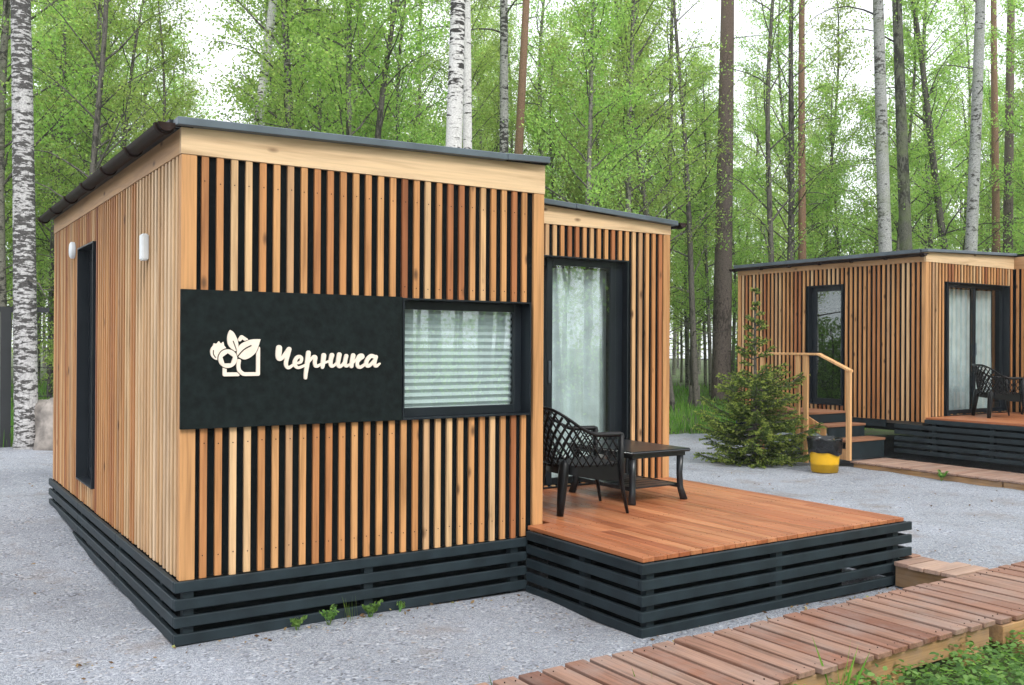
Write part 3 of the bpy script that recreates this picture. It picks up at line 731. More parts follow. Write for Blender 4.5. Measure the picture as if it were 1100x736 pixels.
# curtains behind the patio doors
def curtain(root, mir, x0, x1, label):
    n = 90; vs = []; fs = []
    rows = 5
    for r in range(rows):
        z = .13 + (2.08-.13)*r/(rows-1)
        for k in range(n+1):
            t = k/n; x = x0+(x1-x0)*t
            y = .026*math.sin(t*46 + .5*math.sin(t*9)+r*.12) + .014*math.sin(t*113+1+r*.3) + .01*math.sin(t*17+r*.5)
            vs.append((x, y, z))
    for r in range(rows-1):
        for k in range(n):
            a = r*(n+1)+k; fs.append((a, a+1, a+n+2, a+n+1))
    mb = MB(mir); mb.add(vs, fs, True); o = mb.build('curtain', M['curtain']); o.location = (root[0], root[1]+SET+.21, root[2])
    tag(o, label, 'curtain', 'curtains behind the patio doors'); return o
curtain((0, 0, 0), False, 2.80, 4.40, 'pale sheer curtain behind the patio door of the near cabin, over the lattice chair')
curtain((16.81, 1.664, .217), True, 2.80, 4.40, 'pale sheer curtain behind the patio door of the cabin further back')

# ------------------------------------------------------------------ decks
def build_deck(loc, mir, label, zbot_rows):
    root = empty('porch_deck', loc); tag(root, label, 'deck', 'decks in front of the cabins')
    b = MB(mir); x = 2.412; p = .1; k = 0
    while x < 5.0:
        x1 = min(x+.0955, 5.012)
        y1 = -.010 if x < WA+.01 else SET-.002
        # long boards butt over a joist
        cut = random.choice((-.45, .1, .5)) if y1 > 0 else None
        if cut is None: b.box(x, x1, -1.242, y1, .049, .077+random.uniform(-.001, .001))
        else:
            z1 = .077+random.uniform(-.001, .001)
            b.box(x, x1, -1.242, cut-.001, .049, z1); b.box(x, x1, cut+.001, y1, .049, z1-.0006)
        x += p
    b.build('deck_boards', M['deck'], root, .002)
    b = MB(mir)
    for k in range(zbot_rows):
        z1 = .046-.096*k; z0 = z1-.062
        b.box(2.378, 5.065, -1.274, -1.245, z0, z1)
        b.box(2.380, 2.409, -1.2445, -.036 if not mir else -.036, z0, z1)
        b.box(5.015, 5.044, -1.2445, SET+(.51 if mir else 0), z0, z1-.0005) if k or not mir else b.box(5.015, 5.044, -1.2445, SET-.004, z0, z1-.0005)
    b.build('skirting', M['skirt'], root, .004)
    for x in (2.47, 3.62, 4.90):
        b = MB(mir); b.box(x-.03, x+.03, -1.2443, -1.19, -.50, .044); b.build('deck_post', M['skirt'], root)
    for y in (-.62, .3, 1.2):
        for (p, q) in ((2.43, 2.48), (4.95, 5.0)):
            b = MB(mir); b.box(p, q, y-.03, y+.03, -.5, .044); b.build('deck_post', M['skirt'], root)
    for y in (-.9, -.2, .5, 1.15):
        b = MB(mir); b.box(2.60, 4.90, y-.025, y+.025, -.06, .044); b.build('joist', M['skirt'], root)
    b = MB(mir); b.box(2.62, 4.6, -1.0, -.98, -.5, .044); b.build('shade_board', M['membrane'], root)  # black sheets added under the deck to block light behind the skirt
    b = MB(mir); b.box(2.60, 2.62, -1.02, .0, -.5, .044); b.build('shade_board', M['membrane'], root)
    b = MB(mir); b.box(4.915, 4.94, -1.18, SET-.01, -.335, .044); b.build('shade_board', M['membrane'], root)
    b = MB(mir); b.box(2.62, 4.91, SET-.05, SET-.02, -.5, .044); b.build('shade_board', M['membrane'], root)
    return root
build_deck((0, 0, 0), False, 'reddish oiled deck with black slatted skirt in front of the near cabin', 5)
build_deck((16.81, 1.664, .217), True, 'oiled deck of the cabin further back, its black skirt along the far boardwalk', 6)

# ------------------------------------------------------------------ boardwalks
root = empty('boardwalk', (0, 0, 0)); tag(root, 'weathered plank boardwalk crossing the bottom right in front of the near deck', 'boardwalk', 'plank boardwalks')
b = MB(); x = .55
while x < 8.5:
    wd = .117+random.uniform(-.006, .004); y0 = -2.535+random.uniform(-.014, .012) - (.03 if x > 4.02 else 0); y1 = -1.805+random.uniform(-.012, .012)
    sk = random.uniform(-.004, .004); z = -.22+random.uniform(-.004, .003)
    b.hexa([(x+sk,y0,z-.03),(x+wd+sk,y0,z-.03),(x+wd-sk,y1,z-.03),(x-sk,y1,z-.03)], [(x+sk,y0,z),(x+wd+sk,y0,z),(x+wd-sk,y1,z),(x-sk,y1,z)])
    x += .1445
b.build('planks', M['walk'], root, .003)
for q in [(.6, 3.97, -2.505, -2.455, -.375, -.256), (.6, 8.4, -1.89, -1.84, -.375, -.256), (4.02, 8.4, -2.56, -2.41, -.365, -.257)] + [(x, x+.05, -2.404, -1.891, -.37, -.258) for x in np.arange(1.0, 8.2, .9)]:
    b = MB(); b.box(*q); b.build('joist', M['timber'], root, .004)
for q in [(x, x+.22, -2.53, -2.40, -.46, -.376) for x in (1.5, 2.9, 3.66)] + [(4.14, 4.30, -2.66, -2.36, -.45, -.368), (4.46, 4.60, -2.62, -2.30, -.43, -.366)]:
    b = MB(); b.box(*q); b.build('support_block', M['timber_y'], root, .004)
# short landing between boardwalk and deck corner
root = empty('plank_landing', (0, 0, 0)); tag(root, 'short plank landing joining the boardwalk to the right corner of the near deck', 'landing')
b = MB(); y = -1.785
for k in range(4):
    x1 = 5.10+.06*random.random()+.03*(3-k); x0 = 4.80+random.uniform(-.01, .01)
    b.box(x0, x1, y, y+.113, -.25, -.221+random.uniform(-.002, .002)); y += .124
for y in (-1.268, -1.13): b.box(5.075, 5.20+random.uniform(-.02, .02), y, y+.125, -.25, -.221)
b.build('planks', M['walk_x'], root, .003)
for x in (4.82, 5.09):
    b = MB(); b.box(x, x+.05, -1.78, -1.30 if x < 5 else -1.02, -.40, -.2505); b.build('joist', M['timber_shaded'], root, .003)

root = empty('boardwalk', (0, 0, 0)); tag(root, 'far boardwalk on light timber beside the black skirt of the second cabin', 'boardwalk', 'plank boardwalks')
b = MB(); y = -3.0
while y < 3.62:
    wd = .132; z = -.375+random.uniform(-.003, .003)
    b.box(10.86+random.uniform(-.015, .015), 11.72, y, y+wd, z-.028, z); y += .1445
b.build('planks', M['walk_x'], root, .003)
for q in [(10.89, 10.94, -3, -.9), (10.89, 10.94, -.88, 1.28), (10.89, 10.94, 1.30, 3.60), (11.62, 11.67, -3, 3.6)]:
    b = MB(); b.box(*q, -.56, -.410); b.build('joist', M['timber_y'], root, .004)

def screws(pts, parent, r=.0045):
    mb = MB()
    for (x, y, z) in pts:
        mb.add([(x+r*math.cos(a), y+r*math.sin(a), z+.0012) for a in [k*PI/3 for k in range(6)]] + [(x+r*math.cos(a), y+r*math.sin(a), z-.004) for a in [k*PI/3 for k in range(6)]],
               [tuple(range(6))] + [(k, 6+k, 6+(k+1) % 6, (k+1) % 6) for k in range(6)])
    o = mb.build('screw_heads', M['gutter'], parent); o['kind'] = 'stuff'
bw = [o for o in COL.objects if o.name == 'boardwalk'][0]
screws([(.55+.1445*k+sx+random.uniform(-.004, .004), yy+random.uniform(-.006, .006), -.2185) for k in range(52) for sx in (.03, .092) for yy in (-2.48, -1.865)], bw, .0035)
mbs = MB()
for k in range(27):
    x = .133+.0864*k
    for z in ((2.30, 1.735, .13) if x > 1.38 else (2.30, .13, .78)):
        for dx in (0,):
            cx = x+random.uniform(-.004, .004); cz = z+random.uniform(-.006, .006)
            mbs.add([(cx+.0042*math.cos(a), -.0012, cz+.0042*math.sin(a)) for a in [q*PI/3 for q in range(6)]] + [(cx+.0042*math.cos(a), .004, cz+.0042*math.sin(a)) for a in [q*PI/3 for q in range(6)]],
                    [tuple(range(6))] + [(q, 6+q, 6+(q+1) % 6, (q+1) % 6) for q in range(6)])
o = mbs.build('screw_heads', M['gutter'], cab1); o['kind'] = 'stuff'
dk = [o for o in COL.objects if o.name == 'porch_deck'][0]
screws([(2.412+.1*k+sx, yy+random.uniform(-.004, .004), .0776) for k in range(26) for sx in (.022, .074) for yy in (-1.21, -.9, -.2, .5, 1.15) if yy < 0 or 2.412+.1*k > 2.56], dk, .0025)

# ------------------------------------------------------------------ entry steps of the second cabin
root = empty('entry_steps', (0, 0, 0)); tag(root, 'wooden entry steps with handrail at the side door of the second cabin, beside the spruce', 'steps')
for (y0, y1, z) in [(4.36, 5.62, .315), (4.00, 4.33, .14), (3.64, 3.97, -.06)]:
    b = MB(); n = max(2, int(round((y1-y0)/.14))); wd = (y1-y0)/n
    for k in range(n): b.box(10.79, 11.735, y0+k*wd, y0+(k+1)*wd-.008, z-.034, z)
    b.build('tread', M['step'], root, .003)
for (y, z0, z1) in [(4.375, .142, .279), (4.015, -.058, .104), (3.655, -.36, -.096)]:
    b = MB(); b.box(10.83, 11.72, y, y+.022, z0, z1); b.build('riser', M['skirt'], root)
b = MB(); b.box(10.81, 10.85, 4.40, 5.6, .16, .279); b.build('side_beam', M['rail'], root)
b = MB(); b.box(10.802, 10.826, 3.68, 4.395, -.36, -.20); b.build('side_beam', M['rail'], root)
for y in (4.5, 5.5):
    b = MB(); b.box(10.853, 10.92, y, y+.07, -.6, .279); b.build('stair_post', M['rail'], root)
b = MB()
b.hexa([(10.803,4.05,-.06),(10.827,4.05,-.06),(10.827,4.395,.10),(10.803,4.395,.10)], [(10.803,4.05,.10),(10.827,4.05,.10),(10.827,4.395,.26),(10.803,4.395,.26)])
b.build('stringer', M['rail'], root)
for (x, y, z0, z1) in [(10.775, 3.60, -.36, .985), (10.775, 4.40, -.50, 1.225), (10.775, 4.56, -.20, 1.225), (10.775, 5.30, -.50, 1.225)]:
    b = MB(); b.box(x-.0225, x+.0225, y-.04, y+.04, z0, z1); b.build('rail_post', M['rail'], root, .004)
b = MB(); b.box(10.735, 10.825, 4.16, 5.36, 1.226, 1.262)
b.hexa([(10.735,3.56,.975),(10.825,3.56,.975),(10.825,4.158,1.226),(10.735,4.158,1.226)], [(10.735,3.56,1.012),(10.825,3.56,1.012),(10.825,4.158,1.263),(10.735,4.158,1.263)])
b.build('handrail', M['rail'], root, .004)

# ------------------------------------------------------------------ garden chairs, low table, bin
def build_chair(loc, rz, label):
    """tub chair of black plastic, lattice back; faces +x"""
    root = empty('garden_chair', loc, rz); root.scale = (.86, .95, 1.0); tag(root, label, 'chair', 'black lattice chairs')
    HW, BX, FX = .285, -.27, .27
    # plan curve: from right arm (y=-HW) round the back to the left arm
    def plan(s):   # s in [0,1]
        arm = FX-BX-.16; arc = PI*HW*.86; tot = 2*arm+arc; d = s*tot
        if d < arm: return FX-d, -HW
        if d > tot-arm: return FX-(tot-d), HW
        a = (d-arm)/arc*PI
        return BX+.16-math.sin(a)*.19, -HW*math.cos(a)
    def top(s):
        t = abs(s-.5)*2
        return .605 + .195*(1-sstep(.18, .72, t))
    def pos(s, h, o=0.0):
        x, y = plan(s); t = abs(s-.5)*2
        rec = (h-.36)*(.22*(1-sstep(.2, .7, t)))
        flare = 1 + (h-.36)*.16
        return Vector((x-rec, y*flare, h))
    SN = 60
    # lattice: two families of slanting bars between seat band and rim
    b = MB()
    tot = 2.05
    for fam in (1, -1):
        for k in range(-14, 44):
            pts = []
            for i in range(40):
                h = .36 + .46*i/39
                s = (k*.046) + fam*(h-.36)*.5*.95
                if not (.015 < s < .985): 
                    if pts: break
                    continue
                if h > top(s)-.004: 
                    if pts: break
                    continue
                pts.append(pos(s, h))
            if len(pts) > 2:
                q = pts[::3] + ([pts[-1]] if (len(pts)-1) % 3 else [])
                if len(q) > 1: b.tube(q, .0135, 4, True, .5)
    b.build('lattice_back', M['plastic'], root)
    b = MB(); b.tube([pos(i/SN, top(i/SN)) for i in range(SN+1)], [.020 + .012*sstep(.5, .8, abs(i/SN-.5)*2) for i in range(SN+1)], 8, True, .62)
    for sd in (-1, 1):   # rolled arm ends
        p = pos(0 if sd < 0 else 1, .605); b.tube([p+Vector((-.02, 0, 0)), p+Vector((.012, 0, -.006)), p+Vector((.024, 0, -.03))], [.030, .030, .022], 8, True, .7)
    b.build('rim', M['plastic'], root)
    # seat with its band
    b = MB(); vs = []; fs = []
    for (h, o) in [(.27, 0), (.37, 0)]:
        for i in range(SN+1):
            p = pos(i/SN, .36); p.z = h - (.05*sstep(.3, .9, abs(i/SN-.5)*2) if h < .3 else 0)+ (.03 if h < .3 else 0); vs.append(p)
    for i in range(SN): fs.append((i, i+1, SN+2+i, SN+1+i))
    b.add(vs, fs, True)
    b.build('seat_band', M['plastic'], root)
    b = MB()
    for k in range(9):
        y = -.25+k*.0625
        b.tube([(FX+.02, y, .36), (FX-.03, y, .375), (.05, y, .362), (-.2, y*.85, .345), (-.36+abs(y)*.5, y*.8, .36)], .027, 6, True, .4)
    b.box(FX-.02, FX+.025, -.275, .275, .315, .362)
    b.build('seat', M['plastic'], root)
    for sd in (-1, 1):
        # front leg runs up to the arm
        p = pos(0 if sd < 0 else 1, .60)
        b = MB(); b.tube([p+Vector((.0, 0, 0)), (FX+.005, sd*HW*1.0, .36), (FX+.02, sd*HW*1.02, .2), (FX+.065, sd*HW*1.08, 0)], [.040, .040, .031, .020], 8, True, .6)
        b.build('leg', M['plastic'], root)
        b = MB(); b.tube([(-.25, sd*.282, .415), (-.253, sd*.286, .385), (-.262, sd*.285, .30), (-.285, sd*.30, .12), (-.30, sd*.31, 0)], [.025, .050, .053, .044, .035], 12, True, .85)
        b.build('leg', M['plastic'], root)
    return root
ch1 = build_chair((3.165, .37, .077), math.radians(-18), 'black lattice chair on the near deck, half hidden by the corner post')
c2 = copy_tree(ch1); c2.location = (12.92, 2.50, .294); c2.rotation_euler.z = math.radians(-38); c2['label'] = 'black lattice chair on the far deck, the left one, in front of the patio door'
c3 = copy_tree(ch1); c3.location = (14.0, 2.25, .294); c3.rotation_euler.z = math.radians(165); c3['label'] = 'black lattice chair on the far deck at the right edge of the photo'

root = empty('low_table', (3.90, .66, .077)); tag(root, 'low dark plastic table with a slatted shelf, beside the lattice chair on the near deck', 'table')
b = MB(); b.box(-.325, .325, -.45, .45, .405, .432)
b.build('tabletop', M['tableplastic'], root, .012, 3)
b = MB(); b.box(-.29, .29, -.41, .41, .370, .4045); b.build('apron', M['tableplastic'], root, .004)
b = MB()
for k in range(7): b.box(-.235, .235, -.36+k*.105, -.36+k*.105+.085, .118, .132)
b.box(-.26, -.236, -.37, .37, .10, .135); b.box(.236, .26, -.37, .37, .10, .135); b.build('shelf', M['tableplastic'], root, .003)
for sx in (-1, 1):
    for sy in (-1, 1):
        b = MB(); b.tube([(sx*.262, sy*.375, .371), (sx*.258, sy*.372, .22), (sx*.262, sy*.378, .10), (sx*.285, sy*.40, 0)], [.040, .036, .035, .042], 4, True)
        b.build('leg', M['tableplastic'], root)

zb = gz(10.13, 3.53)
root = empty('waste_bin', (10.13, 3.53, zb+.004)); root.scale = (1.14, 1.14, 1.03); tag(root, 'yellow waste bin lined with a black bag, beside the entry steps', 'bin')
b = MB(); b.lathe([(.0, .003), (.165, .003), (.178, .15), (.20, .44), (.205, .455), (.196, .455), (.19, .40), (.17, .02), (0, .02)], 28); b.build('bucket', M['yellow'], root)
b = MB(); prof = []
n = 40; rings = [(.186, .275), (.203, .27), (.210, .31), (.212, .36), (.214, .44), (.222, .475), (.212, .492), (.196, .485), (.185, .40), (.16, .20), (.0, .16)]
vs = []; fs = []
for j, (r, z) in enumerate(rings):
    for k in range(n):
        a = 2*PI*k/n; wv = .006*math.sin(a*7+j)+.004*math.sin(a*13+j*2); zz = z + (.022*math.sin(a*2+1)+.010*math.sin(a*5) if j < 2 else .006*math.sin(a*4+j))
        vs.append(((r+wv)*math.cos(a), (r+wv)*math.sin(a), zz))
for j in range(len(rings)-1):
    for k in range(n): fs.append((j*n+k, j*n+(k+1) % n, (j+1)*n+(k+1) % n, (j+1)*n+k))
b.add(vs, fs, True); b.build('bin_bag', M['bag'], root)

# ------------------------------------------------------------------ boulder, fence posts, stump, log
def blob(name, c, size, seed, mat, sub=3, rough=.18):
    bm = bmesh.new(); bmesh.ops.create_icosphere(bm, subdivisions=sub, radius=1)
    from mathutils import noise
    for v in bm.verts:
        d = noise.noise(v.co*1.3+Vector((seed, 0, 0)))*rough*1.6 + noise.noise(v.co*3.1+Vector((0, seed, 0)))*rough*.6
        q = v.co*(1+d); q = Vector((math.copysign(abs(q.x)**.8, q.x), math.copysign(abs(q.y)**.8, q.y), math.copysign(abs(q.z)**.75, q.z)))
        v.co = Vector((q.x*size[0], q.y*size[1], q.z*size[2]))
    me = bpy.data.meshes.new(name); bm.to_mesh(me); bm.free(); me.polygons.foreach_set('use_smooth', [True]*len(me.polygons))
    o = link_mesh(name, me, mat); o.location = c; return o
o = blob('boulder', (1.02, 10.45, -.05), (.66, .5, .66), 3.0, M['rock'], 4, .24); tag(o, 'pinkish grey boulder at the foot of the thick birch', 'boulder')

root = empty('wire_fence', (.12, 10.75, gz(.12, 10.75))); tag(root, 'dark fence post with top rail at the left edge, behind the thick birch', 'fence', 'dark fencing in the wood')
b = MB(); b.box(-.07, .07, -.07, .07, -.05, 2.05); b.build('post', M['post_dark'], root)
b = MB(); b.box(-3.0, .6, -.03, .03, 2.051, 2.13); b.build('rail', M['post_dark'], root)
b = MB()
for z in (.3, .75, 1.2, 1.65): b.tube([(-3.0, .0, z), (-.071, 0, z)], .006, 5); b.tube([(.071, .0, z), (2.2, .15, z)], .006, 5)
b.build('wire', M['post_dark'], root)
root = empty('fence_post', (21.9, 17.2, gz(21.9, 17.2))); tag(root, 'thin black fence post left of the far cabin, beside the thick pine', 'post')
b = MB(); b.box(-.10, .10, -.10, .10, -.1, 2.15); b.build('shaft', M['post_dark'], root)
b = MB(); b.box(-.12, .12, -.12, .12, 2.151, 2.19); b.build('cap', M['post_dark'], root)

b = MB(); b.tube([(0, 0, -.1), (0, 0, .05), (.01, 0, .3), (.02, .01, .62)], [.30, .22, .17, .16], 12)
o = b.build('tree_stump', M['twig']); o.location = (18.3, 14.6, gz(18.3, 14.6)); tag(o, 'dark broken tree stump on the grass left of the small spruce', 'stump')

# ------------------------------------------------------------------ trees
def tree_pts(Ht, r0, lean, seed, wig=.10, n=12):
    rnd = random.Random(seed); pts = []; rad = []
    ph = rnd.uniform(0, 6)
    for i in range(n):
        t = i/(n-1); z = Ht*t
        x = lean[0]*z + wig*math.sin(t*7+ph)*t*(1.2) ; y = lean[1]*z + wig*math.cos(t*6+ph*2)*t*1.2
        pts.append(Vector((x, y, z - (.25 if i == 0 else 0)))); rad.append(max(.012, r0*1.12*(1-t)**.6 + .008))
    rad[0] = r0*1.45
    pts.insert(1, Vector((lean[0]*.2, lean[1]*.2, .20))); rad.insert(1, r0*1.14)
    return pts, rad
def at_h(pts, rad, z):
    for a, b2, ra, rb in zip(pts[:-1], pts[1:], rad[:-1], rad[1:]):
        if b2.z >= z:
            t = (z-a.z)/max(1e-6, b2.z-a.z); return a.lerp(b2, t), ra+(rb-ra)*t
    return pts[-1], rad[-1]
def gen_tree(seed, Ht, r0, hb, Lmax, nb, per, leaf, lean=(0, 0), elev=(25, 60), wig=.12, sides=8, sub=6, spread=.13, droop=.12, dead=0):
    """returns trunk, limbs and leaf points"""
    rnd = random.Random(seed)
    pts, rad = tree_pts(Ht, r0, lean, seed, wig)
    tr = MB(); tr.tube(pts, rad, sides); mb = MB()
    LP = []
    az = rnd.uniform(0, 6)
    for i in range(nb):
        t = (i+rnd.random())/nb; z = hb + (Ht*.985-hb)*t
        p, r = at_h(pts, rad, z); az += 2.4+rnd.uniform(-.5, .5)
        tt = (z-hb)/(Ht-hb)
        Lb = (Lmax*(1-tt)**.65*(.55+.6*rnd.random()) + .35)*(.75+.25*min(1, tt*5+.3))
        el = math.radians(rnd.uniform(*elev) + 18*tt)
        d = Vector((math.cos(az)*math.cos(el), math.sin(az)*math.cos(el), math.sin(el)))
        q = [p]; cur = p.copy(); dd = d.copy(); ns = 5
        for k in range(ns):
            dd = (dd + Vector((rnd.uniform(-.2, .2), rnd.uniform(-.2, .2), rnd.uniform(-.12, .16)-droop*k*.5))).normalized()
            cur = cur + dd*Lb/ns; q.append(cur.copy())
        rb = min(r*.42, .009+Lb*.0075)
        mb.tube(q, [rb*(1-.85*k/ns)+.002 for k in range(ns+1)], 4, False)
        for s in range(sub):
            f = .22+.78*(s+rnd.random())/sub; ii = min(ns-1, int(f*ns)); bp_ = q[ii].lerp(q[ii+1], f*ns-ii)
            sd = (dd + Vector((rnd.uniform(-1, 1), rnd.uniform(-1, 1), rnd.uniform(-.6, .5)))).normalized()
            sl = Lb*rnd.uniform(.16, .38)+.12
            e1 = bp_+sd*sl*.5; e2 = bp_+sd*sl+Vector((0, 0, -droop*sl))
            mb.tube([bp_, e1, e2], [max(.004, rb*.3), max(.003, rb*.2), .002], 3, False)
            m_ = max(3, int(per*(.4+sl)))
            for _ in range(m_):
                u = rnd.random(); c = bp_.lerp(e1, u*2) if u < .5 else e1.lerp(e2, u*2-1)
                LP.append((c.x+rnd.gauss(0, spread), c.y+rnd.gauss(0, spread), c.z+rnd.gauss(0, spread*.75)-.03))
    for i in range(dead):
        z = rnd.uniform(1.5, hb); p, r = at_h(pts, rad, z); a = rnd.uniform(0, 6.28); l = rnd.uniform(.5, 1.8)
        d = Vector((math.cos(a), math.sin(a), rnd.uniform(-.2, .5)))
        mb.tube([p, p+d*l*.5, p+d*l+Vector((rnd.uniform(-.2, .2), rnd.uniform(-.2, .2), rnd.uniform(-.3, .2)))], [.018, .012, .003], 4, False)
    return (tr, mb), (np.array(LP) if LP else np.zeros((0, 3)))
def make_tree(name, loc, mb, LP, bark, leafm, leaf, label, cat, group=None, up=.3, aspect=.62):
    root = empty(name, loc); tag(root, label, cat, group)
    nf = len(mb[0].f); t = MB(); t.add(mb[0].v, mb[0].f, True); t.add(mb[1].v, mb[1].f, True)
    o = t.build('trunk', M[bark], root); o.data.materials.append(M['twig'])
    o.data.polygons.foreach_set('material_index', [0]*nf+[1]*len(mb[1].f)); o.data.update()
    if len(LP):
        link_mesh('crown', quads_mesh('crown', leaf_quads(LP, leaf, up, aspect)), M[leafm], root)
    return root

# tall trunks that can be told apart
TALL = [
 ('birch_tree', (0.37, 10.37), (-.017, .008), .147, 21, 'birch_old', 'leaf', 'thick birch with dark blotched bark at the left edge, beside the boulder', 'b'),
 ('birch_tree', (5.18, 16.42), (.086, -.060), .119, 19, 'birch', 'leaf', 'white birch leaning right, rising behind the left end of the near cabin roof', 'b'),
 ('birch_tree', (6.91, 9.29), (.026, -.020), .150, 20, 'birch', 'leaf', 'bright white birch with black bands right behind the near cabin roof', 'b'),
 ('birch_tree', (7.63, 9.54), (-.012, .005), .088, 17, 'birch', 'leaf', 'thinner birch stem close beside the bright white banded birch', 'b'),
 ('birch_tree', (11.10, 13.72), (-.006, .001), .118, 20, 'birch_grey', 'leaf', 'grey speckled birch behind the right end of the near cabin roof', 'b'),
 ('pine_tree', (13.32, 17.04), (.036, -.027), .132, 21, 'pine_orange', 'needle', 'orange barked pine just right of the grey speckled birch', 'p'),
 ('pine_tree', (20.64, 15.81), (.007, -.008), .27, 25, 'pine', 'needle', 'thick straight brown pine standing left of the far cabin', 'p'),
 ('slender_tree', (18.84, 12.20), (-.003, -.002), .076, 15, 'twig', 'leaf', 'thin dark trunk nearest to the thick brown pine on its right side', 'd'),
 ('slender_tree', (19.95, 12.67), (.016, -.014), .09, 17, 'twig', 'leaf', 'dark trunk close against the left of the slim orange pine', 'd'),
 ('pine_tree', (21.16, 13.07), (-.003, -.001), .110, 21, 'pine_orange', 'needle', 'slim orange pine above the left part of the far cabin roof', 'p'),
 ('aspen_tree', (19.81, 9.16), (-.032, .018), .158, 22, 'aspen', 'leaf', 'pale grey aspen leaning left, behind the far cabin roof corner', 'a'),
 ('aspen_tree', (22.06, 10.07), (-.036, .020), .160, 22, 'aspen_dark', 'leaf', 'dark mossy aspen right behind the pale grey leaning aspen', 'a'),
 ('slender_tree', (24.36, 9.75), (-.135, .086), .106, 16, 'twig', 'leaf', 'thin dark tree leaning strongly left between the two grey aspens', 'd'),
 ('aspen_tree', (21.37, 8.13), (.023, -.019), .142, 22, 'aspen', 'leaf', 'pale grey aspen leaning right, over the patio door of the far cabin', 'a'),
 ('pine_tree', (28.88, 11.56), (-.009, .003), .122, 23, 'pine_orange', 'needle', 'slim reddish pine just right of the pale aspen that leans right', 'p'),
 ('pine_tree', (28.16, 10.84), (.004, -.006), .147, 23, 'pine', 'needle', 'reddish brown pine at the right edge of the photo', 'p'),
 ('slender_tree', (7.65, 17.19), (.008, -.008), .071, 13, 'young', 'leaf', 'thin tree with bare lower branches right of the leaning white birch', 'd'),
 ('slender_tree', (7.11, 13.95), (.097, -.067), .082, 14, 'twig', 'leaf', 'thin dark forked tree left of the bright white banded birch', 'd'),
 ('slender_tree', (17.85, 14.05), (-.043, .026), .079, 14, 'twig', 'leaf', 'thin dark trunk leaning left, next to the thick brown pine on its left', 'd'),
 ('slender_tree', (17.77, 15.30), (.011, -.010), .082, 15, 'young', 'leaf', 'thin grey trunk close to the right end of the near cabin', 'd'),
 ('slender_tree', (2.08, 16.07), (.027, -.021), .069, 13, 'twig', 'leaf', 'thin dark trunk above the far end of the near cabin gutter', 'd'),
 ('slender_tree', (2.91, 19.12), (.085, -.059), .056, 12, 'twig', 'leaf', 'thin dark trunk slanting right above the near cabin gutter', 'd'),
 ('slender_tree', (2.35, 23.09), (.019, -.016), .064, 13, 'twig', 'leaf', 'thin dark trunk close right of the thick blotched birch', 'd'),
 ('slender_tree', (9.85, 19.33), (-.027, .014), .093, 15, 'young', 'leaf', 'grey trunk with spreading bare limbs behind the middle of the near roof', 'd'),
 ('slender_tree', (16.61, 13.67), (-.12, .08), .076, 13, 'twig', 'leaf', 'thin dark tree with slanting limbs behind the porch roof', 'd'),
]
for i, (nm, (x, y), lean, r, Ht, bark, lm, lab, kind) in enumerate(TALL):
    sd = 100+i
    if kind in 'ba':
        mb, LP = gen_tree(sd, Ht, r, 9.0 if kind == 'b' else 10.0, 3.0, 24, 13, .06, lean, (20, 55), .06, 14, 5, .16, .22, 3); lf = .075; up = .5; asp = .7
    elif kind == 'p':
        mb, LP = gen_tree(sd, Ht, r, Ht*.6, 2.4, 22, 34, .09, lean, (0, 30), .05, 14, 6, .16, .05, 12); lf = .13; up = -.3; asp = .16
    else:
        mb, LP = gen_tree(sd, Ht, r, 3.6, 2.5, 26, 24, .06, lean, (20, 55), .14, 8, 5, .15, .1, 5); lf = .065; up = .3; asp = .65
    make_tree(nm, (x, y, gz(x, y)-.02), mb, LP, bark, lm, lf, lab, 'tree', None, up, asp)

# slender young trees of the wood, copied from a few prototypes
PROTO = []
for k, (Ht, r0, hb, Lm, nb, per) in enumerate([(9.5, .05, 1.4, 1.9, 34, 88), (12.5, .065, 2.6, 2.3, 40, 80), (7.0, .036, .7, 1.6, 30, 92), (15.0, .08, 4.0, 2.5, 42, 76), (11.0, .055, 2.2, 2.0, 34, 64)]):
    mb, LP = gen_tree(300+k, Ht, r0, hb, Lm, nb, per, .06, (random.uniform(-.04, .04), random.uniform(-.04, .04)), (18, 55), .2, 7, 6, .15, .08, 2)
    PROTO.append((mb, LP))
def polar(az_deg, d):     # a spot in the wood, seen from the yard
    a = math.radians(az_deg); return CAM.x+math.sin(a)*d, CAM.y+math.cos(a)*d
YL = ['slender young birch with fresh light green leaves in the wood behind the cabins', 'taller young birch with airy light green crown in the wood behind the cabins',
      'low bushy young birch with fresh green leaves in the wood behind the cabins', 'tall thin birch with a high airy crown in the wood behind the cabins', 'young alder with sparse green leaves in the wood behind the cabins']
YG = ['slender young birches', 'taller young birches', 'low young birches', 'tall thin birches', 'young alders']
first = {}
def clear_of(x, y):
    if in_yard(x, y): return False
    if 11.0 < x < 17.6 and 1.2 < y < 7.6: return False
    return True
def gap(az, d):   # openings where the sky shows in the photo
    if 15 < az < 19: return .65
    if 51.5 < az < 54.5: return .5
    return .04
cnt = 0
rnd = random.Random(5)
spots = []
TA = [(math.degrees(math.atan2(q[0]-CAM.x, q[1]-CAM.y)), math.hypot(q[0]-CAM.x, q[1]-CAM.y), r_) for _, q, _, r_, *_r in TALL if r_ > .1]
tries = 0
while len(spots) < 158 and tries < 6000:
    tries += 1
    az = rnd.uniform(-1, 66); d = 20 + 32*rnd.random()**.8
    x, y = polar(az, d)
    if not clear_of(x, y) or (az < 8 and d < 20): continue
    if any(d < td+1 and abs(math.radians(az-ta))*d < (1.9 if tr_ > .2 else 1.0) for ta, td, tr_ in TA): continue
    if any((x-p)**2+(y-q)**2 < 1.5 for p, q, *_ in spots): continue
    if rnd.random() < gap(az, d)*1.0: continue
    spots.append((x, y, az, d))
